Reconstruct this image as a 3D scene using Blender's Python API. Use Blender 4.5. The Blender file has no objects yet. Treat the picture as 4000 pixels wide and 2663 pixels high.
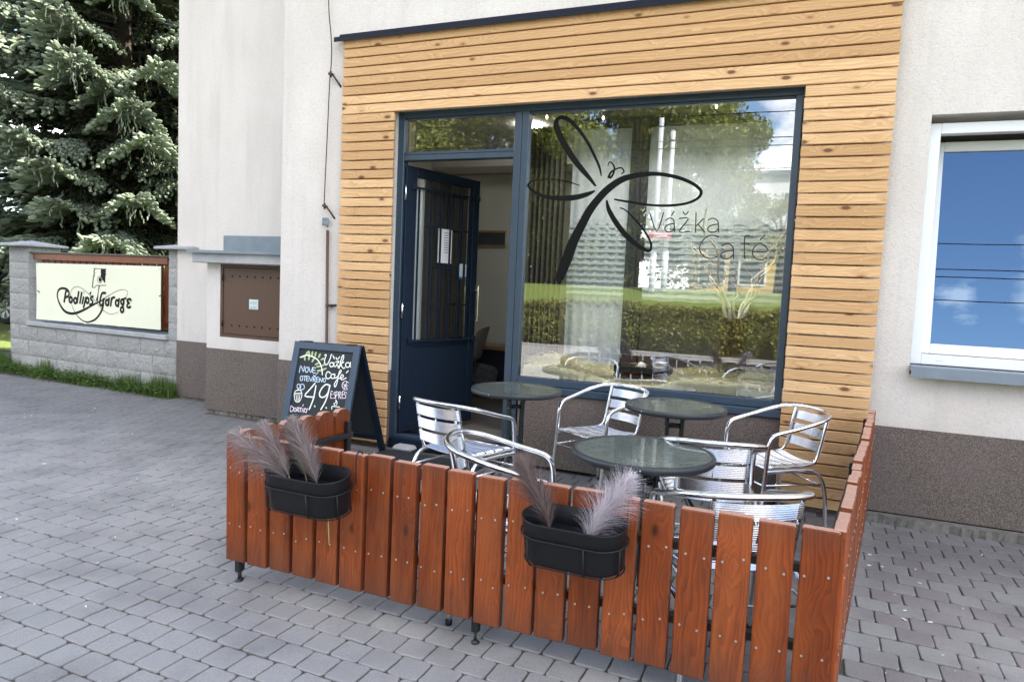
import bpy, bmesh, math, random, json
from mathutils import Vector, Matrix, noise
R = math.radians
C = bpy.context.scene.collection
rng = random.Random(7)
GZ = -0.04

# ------------------------------------------------------------------ helpers
class MB:
    """collects faces with uv and a per-face random value, builds ONE mesh object"""
    def __init__(s):
        s.v = []; s.f = []; s.uv = []; s.r = []; s.sm = []; s.mi = []; s.cur = 0
    def face(s, pts, uvs=None, r=0.5, smooth=False):
        n = len(s.v); s.v.extend([tuple(p) for p in pts]); s.f.append(tuple(range(n, n+len(pts))))
        s.uv.append(uvs or [(0, 0)]*len(pts)); s.r.append(r); s.sm.append(smooth); s.mi.append(s.cur)
    def idx(s, verts, faces, uvs=None, r=0.5, smooth=True):
        n = len(s.v); s.v.extend([tuple(p) for p in verts])
        for k, f in enumerate(faces):
            s.f.append(tuple(n+i for i in f)); s.uv.append(uvs[k] if uvs else [(0, 0)]*len(f)); s.r.append(r); s.sm.append(smooth); s.mi.append(s.cur)
    def box(s, x0, x1, y0, y1, z0, z1, M=None, axis=0, r=None, bev=0.0, off=None):
        """axis: length direction for the grain"""
        if r is None: r = rng.random()
        if off is None: off = (rng.uniform(0, 60), rng.uniform(0, 60))
        lo = (x0, y0, z0); hi = (x1, y1, z1)
        def uvof(p, n):
            a = axis; o = [i for i in range(3) if i != a]
            if n == a: return (p[o[0]]*0.15+off[0]+3, p[o[1]]+off[1])
            w = [i for i in o if i != n][0]
            return (p[a]+off[0], p[w]+(0.37 if n == o[0] else 0)+off[1])
        if bev <= 0:
            for n in range(3):
                a, b = [(1, 2), (2, 0), (0, 1)][n]
                for side in (0, 1):
                    c = []
                    for (ua, ub) in ((0, 0), (1, 0), (1, 1), (0, 1)):
                        p = [0, 0, 0]; p[n] = (lo, hi)[side][n]; p[a] = (lo, hi)[ua][a]; p[b] = (lo, hi)[ub][b]; c.append(p)
                    if side == 0: c = c[::-1]
                    uv = [uvof(p, n) for p in c]
                    c = [M @ Vector(p) if M else p for p in c]
                    s.face(c, uv, r)
            return
        b_ = min(bev, (x1-x0)*.45, (y1-y0)*.45, (z1-z0)*.45)
        def P(i, sx, sy, sz):   # vertex belonging to face i at corner (sx,sy,sz)
            q = []
            for k, sg in enumerate((sx, sy, sz)):
                e = hi[k] if sg else lo[k]
                if k != i: e += -b_ if sg else b_
                q.append(e)
            return q
        cs = [(0, 0), (1, 0), (1, 1), (0, 1)]
        def put(pts, n):
            uv = [uvof(p, n) for p in pts]
            s.face([M @ Vector(p) if M else p for p in pts], uv, r)
        for n in range(3):
            a, b = [(1, 2), (2, 0), (0, 1)][n]
            for side in (0, 1):
                c = []
                for (ua, ub) in cs:
                    k = [0, 0, 0]; k[n] = side; k[a] = ua; k[b] = ub; c.append(P(n, *k))
                put(c if side else c[::-1], n)
        for n in range(3):      # edges along n between faces a,b
            a, b = [(1, 2), (2, 0), (0, 1)][n]
            for sa in (0, 1):
                for sb in (0, 1):
                    k0 = [0, 0, 0]; k1 = [0, 0, 0]; k0[a] = k1[a] = sa; k0[b] = k1[b] = sb; k1[n] = 1
                    q = [P(a, *k0), P(b, *k0), P(b, *k1), P(a, *k1)]
                    if (sa+sb) % 2 == 0: q = q[::-1]
                    put(q[::-1], a)
        for sx in (0, 1):
            for sy in (0, 1):
                for sz in (0, 1):
                    t = [P(0, sx, sy, sz), P(1, sx, sy, sz), P(2, sx, sy, sz)]
                    if (sx+sy+sz) % 2 == 0: t = t[::-1]
                    put(t, 0)
    def tube(s, pts, rad, n=10, closed=False, M=None, cap=True, r=0.5):
        pts = [Vector(p) for p in pts]; N = len(pts)
        rr = rad if isinstance(rad, (list, tuple)) else [rad]*N
        T = []
        for i in range(N):
            a = pts[(i-1) % N] if (closed or i > 0) else pts[i]; b = pts[(i+1) % N] if (closed or i < N-1) else pts[i]
            t = b-a; T.append(t.normalized() if t.length > 1e-9 else Vector((0, 0, 1)))
        up = Vector((0, 0, 1)) if abs(T[0].z) < .9 else Vector((1, 0, 0))
        nrm = (up - T[0]*up.dot(T[0])).normalized(); vs = []
        for i in range(N):
            nrm = nrm - T[i]*nrm.dot(T[i])
            nrm = nrm.normalized() if nrm.length > 1e-6 else T[i].orthogonal().normalized()
            bn = T[i].cross(nrm)
            for k in range(n):
                a = 2*math.pi*k/n; vs.append(pts[i]+(nrm*math.cos(a)+bn*math.sin(a))*rr[i])
        if M: vs = [M @ v for v in vs]
        fs = []
        for i in range(N if closed else N-1):
            j = (i+1) % N
            for k in range(n):
                l = (k+1) % n; fs.append((i*n+k, i*n+l, j*n+l, j*n+k))
        if cap and not closed:
            fs.append(tuple(range(n))[::-1]); fs.append(tuple((N-1)*n+k for k in range(n)))
        s.idx(vs, fs, smooth=True, r=r)
    def lathe(s, prof, n=32, M=None, cx=0, cy=0):
        vs = []; fs = []
        for (r_, z) in prof:
            for k in range(n):
                a = 2*math.pi*k/n; vs.append(Vector((cx+r_*math.cos(a), cy+r_*math.sin(a), z)))
        if M: vs = [M @ v for v in vs]
        for i in range(len(prof)-1):
            for k in range(n):
                l = (k+1) % n; fs.append((i*n+k, i*n+l, (i+1)*n+l, (i+1)*n+k))
        s.idx(vs, fs, smooth=True)
    def prism(s, poly, M, h0, h1, smooth_side=False, r=0.5):
        """poly in local xy, extruded along local z from h0 to h1"""
        n = len(poly)
        a = [M @ Vector((x, y, h0)) for x, y in poly]; b = [M @ Vector((x, y, h1)) for x, y in poly]
        s.face(b, [(p[0], p[1]) for p in poly], r); s.face(a[::-1], [(p[0], p[1]) for p in poly[::-1]], r)
        for i in range(n):
            j = (i+1) % n; s.face([a[i], a[j], b[j], b[i]], [(i*.1, 0), (i*.1+.1, 0), (i*.1+.1, .05), (i*.1, .05)], r, smooth_side)
    def ribbon(s, pts, M, h=0.001, div=4, ends=True):
        """painted stroke: pts (x,y,halfwidth) in local xy of M"""
        if len(pts) < 2: return
        P = smooth3(pts, div) if len(pts) > 2 else pts
        L = []; Rr = []
        N = len(P)
        for i in range(N):
            a = P[max(0, i-1)]; b = P[min(N-1, i+1)]; dx, dy = b[0]-a[0], b[1]-a[1]; d = math.hypot(dx, dy) or 1
            nx, ny = -dy/d, dx/d; w = P[i][2]
            L.append((P[i][0]+nx*w, P[i][1]+ny*w)); Rr.append((P[i][0]-nx*w, P[i][1]-ny*w))
        vs = [M @ Vector((x, y, h)) for x, y in L]+[M @ Vector((x, y, h)) for x, y in Rr]
        s.idx(vs, [(i, i+N, i+1+N, i+1) for i in range(N-1)], smooth=False)
        if ends:
            for p in (P[0], P[-1]):
                s.face([M @ Vector((p[0]+p[2]*math.cos(a), p[1]+p[2]*math.sin(a), h+.00003)) for a in [2*math.pi*k/10 for k in range(10)]])
    def build(s, name, mat, parent=None, weld=False, autosm=None):
        me = bpy.data.meshes.new(name); me.from_pydata(s.v, [], s.f)
        uvl = me.uv_layers.new(name='UVMap'); flat = [c for fu in s.uv for p in fu for c in p]
        uvl.data.foreach_set('uv', flat)
        at = me.attributes.new('rnd', 'FLOAT', 'FACE'); at.data.foreach_set('value', s.r)
        me.polygons.foreach_set('use_smooth', s.sm)
        mats = mat if isinstance(mat, (list, tuple)) else [mat]
        for m in mats: me.materials.append(m)
        if len(mats) > 1: me.polygons.foreach_set('material_index', s.mi)
        me.update()
        o = bpy.data.objects.new(name, me); C.objects.link(o)
        if parent: o.parent = parent
        return o

def smooth3(pts, div=4, closed=False):
    P = [tuple(p) for p in pts]; N = len(P); out = []
    rngi = range(N if closed else N-1)
    for i in rngi:
        p0 = P[(i-1) % N] if (closed or i > 0) else P[i]; p1 = P[i]; p2 = P[(i+1) % N]; p3 = P[(i+2) % N] if (closed or i < N-2) else P[i+1]
        for k in range(div):
            t = k/div
            out.append(tuple(.5*((2*b)+(-a+c)*t+(2*a-5*b+4*c-d)*t*t+(-a+3*b-3*c+d)*t*t*t) for a, b, c, d in zip(p0, p1, p2, p3)))
    if not closed: out.append(P[-1])
    return out

def tag(o, label=None, cat=None, group=None, kind=None):
    if label: o['label'] = label
    if cat: o['category'] = cat
    if group: o['group'] = group
    if kind: o['kind'] = kind
    return o
def empty(name, loc=(0, 0, 0), rz=0, label=None, cat=None, group=None, kind=None):
    o = bpy.data.objects.new(name, None); o.location = loc; o.rotation_euler = (0, 0, rz); C.objects.link(o)
    o.empty_display_size = .1
    return tag(o, label, cat, group, kind)
def copy_tree(o, parent=None):
    c = o.copy(); C.objects.link(c); c.parent = parent
    for ch in list(o.children): copy_tree(ch, c)
    return c
def frame(o, x, y):     # matrix from origin and the two in-plane axes
    x = Vector(x).normalized(); y = Vector(y).normalized(); z = x.cross(y)
    return Matrix(((x.x, y.x, z.x, o[0]), (x.y, y.y, z.y, o[1]), (x.z, y.z, z.z, o[2]), (0, 0, 0, 1)))

# ------------------------------------------------------------------ materials
class NT:
    def __init__(s, name):
        s.m = bpy.data.materials.new(name); s.m.use_nodes = True; s.t = s.m.node_tree
        s.b = s.t.nodes['Principled BSDF']; s.o = s.t.nodes['Material Output']
    def n(s, typ, **kw):
        nd = s.t.nodes.new(typ)
        for k, v in kw.items():
            if k.startswith('i_'):
                nd.inputs[k[2:].replace('_', ' ')].default_value = v
            else: setattr(nd, k, v)
        return nd
    def l(s, a, b): s.t.links.new(a, b)
    def mapping(s, src, scale=(1, 1, 1), loc=(0, 0, 0)):
        m = s.n('ShaderNodeMapping'); m.inputs['Scale'].default_value = scale; m.inputs['Location'].default_value = loc; s.l(src, m.inputs[0]); return m.outputs[0]
    def noise(s, vec, scale, detail=3, rough=.55, dist=0):
        n = s.n('ShaderNodeTexNoise'); n.inputs['Scale'].default_value = scale; n.inputs['Detail'].default_value = detail; n.inputs['Roughness'].default_value = rough; n.inputs['Distortion'].default_value = dist
        if vec is not None: s.l(vec, n.inputs['Vector'])
        return n
    def ramp(s, fac, stops, interp='LINEAR'):
        r = s.n('ShaderNodeValToRGB'); r.color_ramp.interpolation = interp; e = r.color_ramp.elements
        while len(e) < len(stops): e.new(.5)
        for i, (p, c) in enumerate(stops):
            e[i].position = p; e[i].color = (c, c, c, 1) if isinstance(c, (int, float)) else (*c, 1)
        s.l(fac, r.inputs[0]); return r.outputs[0]
    def mix(s, fac, a, b, mode='MIX'):
        m = s.n('ShaderNodeMix', data_type='RGBA', blend_type=mode)
        for sock, v in ((m.inputs[0], fac), (m.inputs[6], a), (m.inputs[7], b)):
            if hasattr(v, 'links') or isinstance(v, bpy.types.NodeSocket): s.l(v, sock)
            elif isinstance(v, (int, float)): sock.default_value = v if sock.type == 'VALUE' else (v, v, v, 1)
            else: sock.default_value = (*v, 1)
        return m.outputs[2]
    def math(s, op, a, b=None, c=None, clamp=False):
        m = s.n('ShaderNodeMath', operation=op, use_clamp=clamp)
        for i, v in enumerate((a, b, c)):
            if v is None: continue
            if isinstance(v, bpy.types.NodeSocket): s.l(v, m.inputs[i])
            else: m.inputs[i].default_value = v
        return m.outputs[0]
    def bump(s, h, strength=.3, dist=.002, prev=None):
        b = s.n('ShaderNodeBump'); b.inputs['Strength'].default_value = strength; b.inputs['Distance'].default_value = dist; s.l(h, b.inputs['Height'])
        if prev is not None: s.l(prev, b.inputs['Normal'])
        return b.outputs[0]
    def set(s, **kw):
        for k, v in kw.items():
            sock = s.b.inputs[k.replace('_', ' ')]
            if isinstance(v, bpy.types.NodeSocket): s.l(v, sock)
            elif sock.type == 'RGBA': sock.default_value = (*v, 1)
            else: sock.default_value = v
        return s.m
    def obj(s): return s.n('ShaderNodeTexCoord').outputs['Object']
    def uv(s): return s.n('ShaderNodeTexCoord').outputs['UV']
    def rnd(s):
        a = s.n('ShaderNodeAttribute', attribute_name='rnd'); return a.outputs['Fac']

def plain(name, col, rough=.5, metal=0.0, spec=.5, var=.12, nscale=25, bump=0.0):
    k = NT(name); o = k.obj(); n = k.noise(o, nscale, 4)
    c = k.mix(k.math('MULTIPLY', n.outputs[0], 1.0), tuple(x*(1-var) for x in col), tuple(min(1, x*(1+var)) for x in col))
    rr = k.math('ADD', k.math('MULTIPLY', k.noise(o, nscale*3, 3).outputs[0], .16), rough-.08)
    kw = dict(Base_Color=c, Roughness=rr, Metallic=metal, Specular_IOR_Level=spec)
    if bump: kw['Normal'] = k.bump(n.outputs[0], bump, .002)
    return k.set(**kw)

def wood(name, light, dark, knot, rough=.55, grain=1.0, knots=1.0, hue=.12, weather=None, many=.62, warp=5.0):
    """grain runs along U; every board has its own uv offset and rnd"""
    k = NT(name); uv = k.uv(); r = k.rnd()
    # knots: sparse voronoi cells in (u*1, v*~board) space
    kv = k.mapping(uv, (5.0*knots, 11.0, 1))
    vo = k.n('ShaderNodeTexVoronoi'); vo.inputs['Scale'].default_value = 1; vo.inputs['Randomness'].default_value = 1; k.l(kv, vo.inputs['Vector'])
    sep = k.n('ShaderNodeSeparateColor'); k.l(vo.outputs['Color'], sep.inputs[0])
    sel = k.math('GREATER_THAN', sep.outputs[0], many)
    d = vo.outputs['Distance']
    kn = k.math('MULTIPLY', k.ramp(d, [(.0, 1), (.10, 1), (.17, .15), (.24, 0)]), sel)
    halo = k.math('MULTIPLY', k.ramp(d, [(.0, 1), (.55, 0)]), sel)
    # warped grain
    base = k.mapping(uv, (1.6, 26, 1))
    wn = k.noise(k.mapping(uv, (1.1, 5, 1)), 1.6, 3)
    add = k.n('ShaderNodeVectorMath', operation='ADD'); k.l(base, add.inputs[0])
    comb = k.n('ShaderNodeCombineXYZ'); k.l(k.math('ADD', k.math('MULTIPLY', wn.outputs[0], warp), k.math('MULTIPLY', halo, 1.5)), comb.inputs[1]); k.l(comb.outputs[0], add.inputs[1])
    gr = k.n('ShaderNodeTexWave', wave_type='BANDS', bands_direction='Y', wave_profile='SAW')
    gr.inputs['Scale'].default_value = .42*grain; gr.inputs['Distortion'].default_value = 1.2; gr.inputs['Detail'].default_value = 3; gr.inputs['Detail Scale'].default_value = 1.2; k.l(add.outputs[0], gr.inputs['Vector'])
    fine = k.noise(k.mapping(uv, (6, 320, 1)), 1, 3)
    g = k.math('ADD', k.math('MULTIPLY', gr.outputs[0], .55), k.math('MULTIPLY', fine.outputs[0], .45))
    col = k.mix(k.ramp(g, [(.25, 0), (.8, 1)]), light, dark)
    # board to board tone
    tone = k.math('ADD', k.math('MULTIPLY', r, hue*2), 1-hue)
    tv = k.n('ShaderNodeCombineColor'); k.l(tone, tv.inputs[0]); k.l(k.math('POWER', tone, 1.25), tv.inputs[1]); k.l(k.math('POWER', tone, 1.6), tv.inputs[2])
    col = k.mix(1.0, col, tv.outputs[0], 'MULTIPLY')
    blot = k.noise(k.mapping(uv, (3, 9, 1)), 1, 4)
    col = k.mix(k.math('MULTIPLY', k.ramp(blot.outputs[0], [(.42, 0), (.75, 1)]), .35), col, dark)
    col = k.mix(k.math('MULTIPLY', halo, .35), col, dark)
    col = k.mix(k.math('MULTIPLY', kn, .9), col, knot)
    if weather:
        st_ = k.noise(k.mapping(uv, (2.2, 14, 1)), 1, 5, .65)
        col = k.mix(k.math('MULTIPLY', k.ramp(st_.outputs[0], [(.48, 0), (.64, 1)]), .42), col, weather)
        pale_ = k.noise(k.mapping(uv, (1.3, 8, 2)), 1, 4, .6)  # paler streaks of the stain, at random
        col = k.mix(k.math('MULTIPLY', k.ramp(pale_.outputs[0], [(.50, 0), (.70, 1)]), .5), col, (.34, .100, .030))
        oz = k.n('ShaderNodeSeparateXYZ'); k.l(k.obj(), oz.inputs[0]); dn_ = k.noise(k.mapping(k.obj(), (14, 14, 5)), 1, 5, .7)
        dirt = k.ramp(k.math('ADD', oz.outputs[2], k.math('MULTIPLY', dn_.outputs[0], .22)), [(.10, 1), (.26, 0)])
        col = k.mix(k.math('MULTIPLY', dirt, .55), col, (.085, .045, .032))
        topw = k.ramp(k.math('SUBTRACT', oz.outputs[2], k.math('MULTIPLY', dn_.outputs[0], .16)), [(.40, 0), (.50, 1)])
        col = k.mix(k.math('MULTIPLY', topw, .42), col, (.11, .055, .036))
        wz = k.noise(k.obj(), 3.2, 5)
        col = k.mix(k.math('MULTIPLY', k.ramp(wz.outputs[0], [(.5, 0), (.72, 1)]), .55), col, weather)
    nb = k.bump(g, .25, .0012); nb = k.bump(kn, -.2, .002, nb)
    rr = k.math('ADD', k.math('MULTIPLY', fine.outputs[0], .2), rough-.1)
    return k.set(Base_Color=col, Roughness=rr, Normal=nb, Specular_IOR_Level=.22)

def m_plaster():
    k = NT('rough_white_plaster'); o = k.obj()
    a = k.noise(o, 210, 3, .6); b = k.noise(o, 60, 4, .6); big = k.noise(k.mapping(o, (1, 1, .5)), 1.6, 5, .62)
    vo = k.n('ShaderNodeTexVoronoi'); vo.inputs['Scale'].default_value = 230; k.l(o, vo.inputs['Vector'])
    col = k.mix(k.ramp(big.outputs[0], [(.35, 0), (.7, 1)]), (.66, .605, .56), (.745, .695, .65))
    strk = k.noise(k.mapping(o, (9, 9, .6)), 1, 4)
    col = k.mix(k.math('MULTIPLY', k.ramp(strk.outputs[0], [(.52, 0), (.78, 1)]), .35), col, (.50, .465, .43))
    sz = k.n('ShaderNodeSeparateXYZ'); k.l(o, sz.inputs[0]); dn = k.noise(o, 5, 5, .65)
    low = k.ramp(k.math('ADD', sz.outputs[2], k.math('MULTIPLY', dn.outputs[0], .6)), [(.80, 1), (1.15, 0)])
    col = k.mix(k.math('MULTIPLY', low, .28), col, (.47, .43, .38))
    pit = k.ramp(k.math('MULTIPLY', a.outputs[0], b.outputs[0]), [(.12, 1), (.24, 0)])
    col = k.mix(k.math('MULTIPLY', pit, .55), col, (.50, .47, .45))
    h = k.math('ADD', k.math('MULTIPLY', vo.outputs['Distance'], .6), b.outputs[0])
    return k.set(Base_Color=col, Roughness=.92, Normal=k.bump(h, .9, .0045), Specular_IOR_Level=.2)

def m_granite(name='brown_stone_chip_render'):
    k = NT(name); o = k.obj()
    vo = k.n('ShaderNodeTexVoronoi'); vo.inputs['Scale'].default_value = 250; k.l(o, vo.inputs['Vector'])
    sp = k.n('ShaderNodeSeparateColor'); k.l(vo.outputs['Color'], sp.inputs[0])
    col = k.ramp(sp.outputs[0], [(.0, (.052, .041, .035)), (.35, (.096, .074, .063)), (.7, (.148, .117, .101)), (1.0, (.22, .18, .158))])
    big = k.noise(o, 2.2, 4)
    col = k.mix(k.ramp(big.outputs[0], [(.4, 0), (.75, .5)]), col, (.16, .125, .115))
    return k.set(Base_Color=col, Roughness=.6, Normal=k.bump(vo.outputs['Distance'], .7, .003), Specular_IOR_Level=.4)

def m_concrete(name, lo, hi, sc=30, bump=.8, dist=.006):
    k = NT(name); o = k.obj(); a = k.noise(o, sc, 6, .65); b = k.noise(o, 2.5, 4); r = k.rnd(); c_ = k.noise(o, sc*9, 3)
    f = k.math('ADD', k.math('MULTIPLY', a.outputs[0], .45), k.math('ADD', k.math('MULTIPLY', b.outputs[0], .3), k.math('MULTIPLY', c_.outputs[0], .25)))
    col = k.mix(k.ramp(f, [(.35, 0), (.65, 1)]), lo, hi)
    col = k.mix(k.math('MULTIPLY', r, .22), col, tuple(x*.72 for x in lo))
    return k.set(Base_Color=col, Roughness=.88, Normal=k.bump(a.outputs[0], bump, dist), Specular_IOR_Level=.25)

def m_paver():
    k = NT('concrete_pavers'); o = k.obj(); r = k.rnd()
    f1 = k.noise(o, 260, 3, .7); f2 = k.noise(o, 45, 4); big = k.noise(o, .75, 4); mid = k.noise(o, 3.1, 5)
    c1 = k.mix(r, (.300, .293, .284), (.375, .365, .350))
    sepx = k.n('ShaderNodeSeparateXYZ'); k.l(o, sepx.inputs[0])
    red = k.math('MULTIPLY', k.ramp(k.math('ADD', k.math('MULTIPLY', big.outputs[0], .6), k.math('MULTIPLY', r, .4)), [(.42, 0), (.62, 1)]), k.math('MULTIPLY', k.ramp(k.math('MULTIPLY', k.math('ADD', sepx.outputs[0], 10), .05), [(.66, .25), (.70, .75)]), .75))
    c1 = k.mix(red, c1, (.175, .135, .14))
    c1 = k.mix(k.math('MULTIPLY', k.ramp(mid.outputs[0], [(.46, 0), (.72, 1)]), .42), c1, (.12, .117, .11))
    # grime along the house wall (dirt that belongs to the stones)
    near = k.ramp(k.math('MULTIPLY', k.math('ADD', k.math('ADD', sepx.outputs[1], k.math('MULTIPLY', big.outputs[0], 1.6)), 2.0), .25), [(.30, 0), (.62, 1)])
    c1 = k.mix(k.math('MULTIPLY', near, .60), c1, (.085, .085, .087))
    c1 = k.mix(k.math('MULTIPLY', k.ramp(f1.outputs[0], [(.3, 1), (.52, 0)]), .5), c1, (.07, .07, .075))
    c1 = k.mix(k.math('MULTIPLY', k.ramp(f1.outputs[0], [(.58, 0), (.76, 1)]), .4), c1, (.42, .42, .42))
    h = k.math('ADD', f1.outputs[0], k.math('MULTIPLY', f2.outputs[0], .8))
    return k.set(Base_Color=c1, Roughness=k.math('ADD', k.math('MULTIPLY', f2.outputs[0], .25), .6), Normal=k.bump(h, .45, .0025), Specular_IOR_Level=.35)

def m_sand():
    k = NT('joint_sand'); o = k.obj(); a = k.noise(o, 300, 3, .7); b = k.noise(o, 6, 4)
    col = k.mix(k.ramp(a.outputs[0], [(.35, 0), (.7, 1)]), (.045, .040, .032), (.15, .13, .105))
    col = k.mix(k.ramp(b.outputs[0], [(.55, 0), (.72, .7)]), col, (.035, .045, .018))
    return k.set(Base_Color=col, Roughness=.95, Normal=k.bump(a.outputs[0], .8, .004))

def m_alu():
    k = NT('polished_aluminium'); o = k.obj(); n = k.noise(k.mapping(o, (9, 9, 9)), 4, 4)
    return k.set(Base_Color=(.80, .81, .83), Metallic=1.0, Roughness=k.math('ADD', k.math('MULTIPLY', n.outputs[0], .14), .10))
def m_alu_slat():
    k = NT('ribbed_aluminium'); o = k.obj(); n = k.noise(o, 20, 4)
    return k.set(Base_Color=(.80, .80, .83), Metallic=1.0, Roughness=k.math('ADD', k.math('MULTIPLY', n.outputs[0], .12), .17))

def m_tableglass():
    k = NT('rippled_table_glass'); o = k.obj()
    n1 = k.noise(k.mapping(o, (26, 75, 1)), 1, 2, .5, .6); n2 = k.noise(k.mapping(o, (11, 26, 1)), 1, 2)
    h = k.math('ADD', n1.outputs[0], k.math('MULTIPLY', n2.outputs[0], .7))
    return k.set(Base_Color=(.052, .070, .061), Roughness=.05, Normal=k.bump(h, 1.0, .012), Specular_IOR_Level=.9, Coat_Weight=.5, Coat_Roughness=.03)

def m_glass(name, gain=2.6, base=.05, tint=(.86, .90, .89), rough=0.0, gcol=(.95, .97, 1)):
    k = NT(name); k.t.nodes.remove(k.b)
    tr = k.n('ShaderNodeBsdfTransparent'); tr.inputs[0].default_value = (*tint, 1)
    gl = k.n('ShaderNodeBsdfGlossy'); gl.inputs['Roughness'].default_value = rough; gl.inputs['Color'].default_value = (*gcol, 1)
    o = k.obj(); w = k.noise(o, 1.3, 2)
    bp = k.bump(w.outputs[0], .05, .005); k.l(bp, gl.inputs['Normal'])
    fr = k.n('ShaderNodeFresnel'); fr.inputs[0].default_value = 1.5
    f = k.math('ADD', k.math('MULTIPLY', fr.outputs[0], gain), base, clamp=True)
    mx = k.n('ShaderNodeMixShader'); k.l(f, mx.inputs[0]); k.l(tr.outputs[0], mx.inputs[1]); k.l(gl.outputs[0], mx.inputs[2]); k.l(mx.outputs[0], k.o.inputs[0])
    return k.m

def m_leaf(name, a, b, trans=.35, rough=.45):
    k = NT(name); r = k.rnd(); o = k.obj(); n = k.noise(o, 1.3, 3)
    f = k.math('ADD', k.math('MULTIPLY', r, .6), k.math('MULTIPLY', n.outputs[0], .4))
    col = k.mix(f, a, b)
    k.set(Base_Color=col, Roughness=rough, Specular_IOR_Level=.4)
    tl = k.n('ShaderNodeBsdfTranslucent'); k.l(col, tl.inputs[0])
    mx = k.n('ShaderNodeMixShader'); mx.inputs[0].default_value = trans
    k.l(k.b.outputs[0], mx.inputs[1]); k.l(tl.outputs[0], mx.inputs[2]); k.l(mx.outputs[0], k.o.inputs[0]); return k.m

M = {}
M['plaster'] = m_plaster(); M['granite'] = m_granite(); M['paver'] = m_paver(); M['sand'] = m_sand()
M['larch'] = wood('larch_boards', (.68, .43, .22), (.51, .30, .142), (.12, .046, .020), rough=.6, hue=.17, knots=.95, many=.42, warp=3.4, grain=1.3)
M['batten'] = plain('batten_wood', (.30, .15, .06), .7)
M['stain'] = wood('red_stained_pine', (.295, .067, .0165), (.178, .038, .0115), (.040, .013, .007), rough=.42, grain=1.7, knots=1.15, hue=.32, weather=(.070, .026, .015), many=.5, warp=3.5)
M['endgrain'] = plain('weathered_end_grain', (.44, .25, .18), .8, var=.3, nscale=120)
M['frame'] = plain('anthracite_blue_paint', (.034, .055, .082), .36, var=.18, nscale=9)
M['frame_dark'] = plain('navy_door_paint', (.0065, .014, .028), .55, var=.18, spec=.22)
M['black'] = plain('black_powder_coat', (.0075, .008, .0095), .5, var=.2, spec=.3)
M['blackmetal'] = plain('black_metal', (.012, .012, .013), .45, var=.3, nscale=60)
M['alu'] = m_alu(); M['slat'] = m_alu_slat(); M['tglass'] = m_tableglass()
M['rim'] = plain('dark_grey_table_rim', (.022, .026, .029), .45)
M['tleg'] = plain('dark_green_table_leg', (.012, .022, .020), .35)
M['glass'] = m_glass('window_glass', 1.8, .19, (.97, .985, .98))
M['glass2'] = m_glass('coated_window_glass', 1.5, .17, (.5, .53, .55), gcol=(.60, .78, 1.0))
M['white'] = plain('white_plastic', (.78, .79, .80), .4, var=.03)
M['whitewall'] = plain('white_interior_wall', (.66, .66, .60), .8, var=.04)
M['ceil'] = plain('ceiling_white', (.75, .74, .72), .8, var=.03)
M['curtain'] = plain('grey_curtain', (.10, .095, .088), .85, var=.25)
M['net'] = plain('pale_net_curtain', (.60, .66, .70), .85, var=.06)
M['darkpost'] = plain('dark_post', (.028, .032, .038), .5)
M['zinc'] = plain('grey_zinc_sheet', (.20, .235, .275), .42, metal=.35, var=.25, nscale=7)
M['concrete'] = m_concrete('pale_concrete', (.30, .30, .31), (.46, .46, .47), 14, .25, .003)
M['splitface'] = m_concrete('split_face_block', (.29, .285, .275), (.46, .45, .435), 34, 1.0, .022)
M['mortar'] = m_concrete('mortar', (.13, .13, .13), (.22, .22, .22), 60, .4, .002)
M['rust'] = plain('rust_brown_paint', (.085, .042, .024), .5, var=.15)
M['rustwire'] = plain('rusty_wire', (.05, .025, .02), .7, var=.4, nscale=80)
M['sign'] = plain('cream_sign_board', (.76, .745, .58), .35, var=.05, nscale=3)
M['ink'] = plain('black_vinyl', (.003, .0035, .003), .6, var=.1, spec=.15)
M['chalkboard'] = plain('chalkboard', (.012, .017, .022), .7, var=.35, nscale=5)
M['chalkframe'] = plain('blue_grey_board_frame', (.040, .062, .098), .45, var=.25, nscale=12)
M['chalk_w'] = plain('white_chalk', (.80, .82, .74), .9, var=.12, nscale=300)
M['chalk_b'] = plain('blue_chalk', (.55, .66, .80), .9, var=.12, nscale=300)
M['chalk_p'] = plain('pink_chalk', (.75, .65, .72), .9, var=.12, nscale=300)
M['chalk_g'] = plain('green_chalk', (.38, .46, .22), .9, var=.15, nscale=300)
M['mat'] = plain('dark_doormat', (.010, .013, .018), .95, var=.5, nscale=160, bump=.8)
M['floor'] = plain('dark_floor', (.11, .10, .09), .6)
M['paper'] = plain('paper', (.76, .76, .80), .7, var=.02)
M['screw'] = plain('galvanised_screw', (.55, .52, .46), .4, metal=.8)
M['straw'] = plain('straw', (.86, .77, .54), .8, var=.3, nscale=40)
M['branch'] = plain('bleached_branch', (.85, .82, .72), .7, var=.15)
M['burlap'] = plain('burlap_wrap', (.09, .065, .04), .9, var=.4, nscale=30, bump=.6)
M['crate'] = plain('black_crate', (.012, .014, .018), .6)
M['porcelain'] = plain('white_porcelain', (.78, .78, .78), .2, var=.02)
M['bulb'] = plain('clear_bulb', (.55, .50, .35), .12)
for kk, st_, cc in (('bulb', 4.0, (1, .76, .45)),):
    bb = M[kk].node_tree.nodes['Principled BSDF']; bb.inputs['Emission Color'].default_value = (*cc, 1); bb.inputs['Emission Strength'].default_value = st_
M['lamp'] = plain('lit_lamp_diffuser', (.8, .8, .75), .4)
M['lamp'].node_tree.nodes['Principled BSDF'].inputs['Emission Color'].default_value = (1, .93, .82, 1); M['lamp'].node_tree.nodes['Principled BSDF'].inputs['Emission Strength'].default_value = 80.0
M['added_light'] = plain('added_light_disc', (.8, .8, .75), .4)
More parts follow.
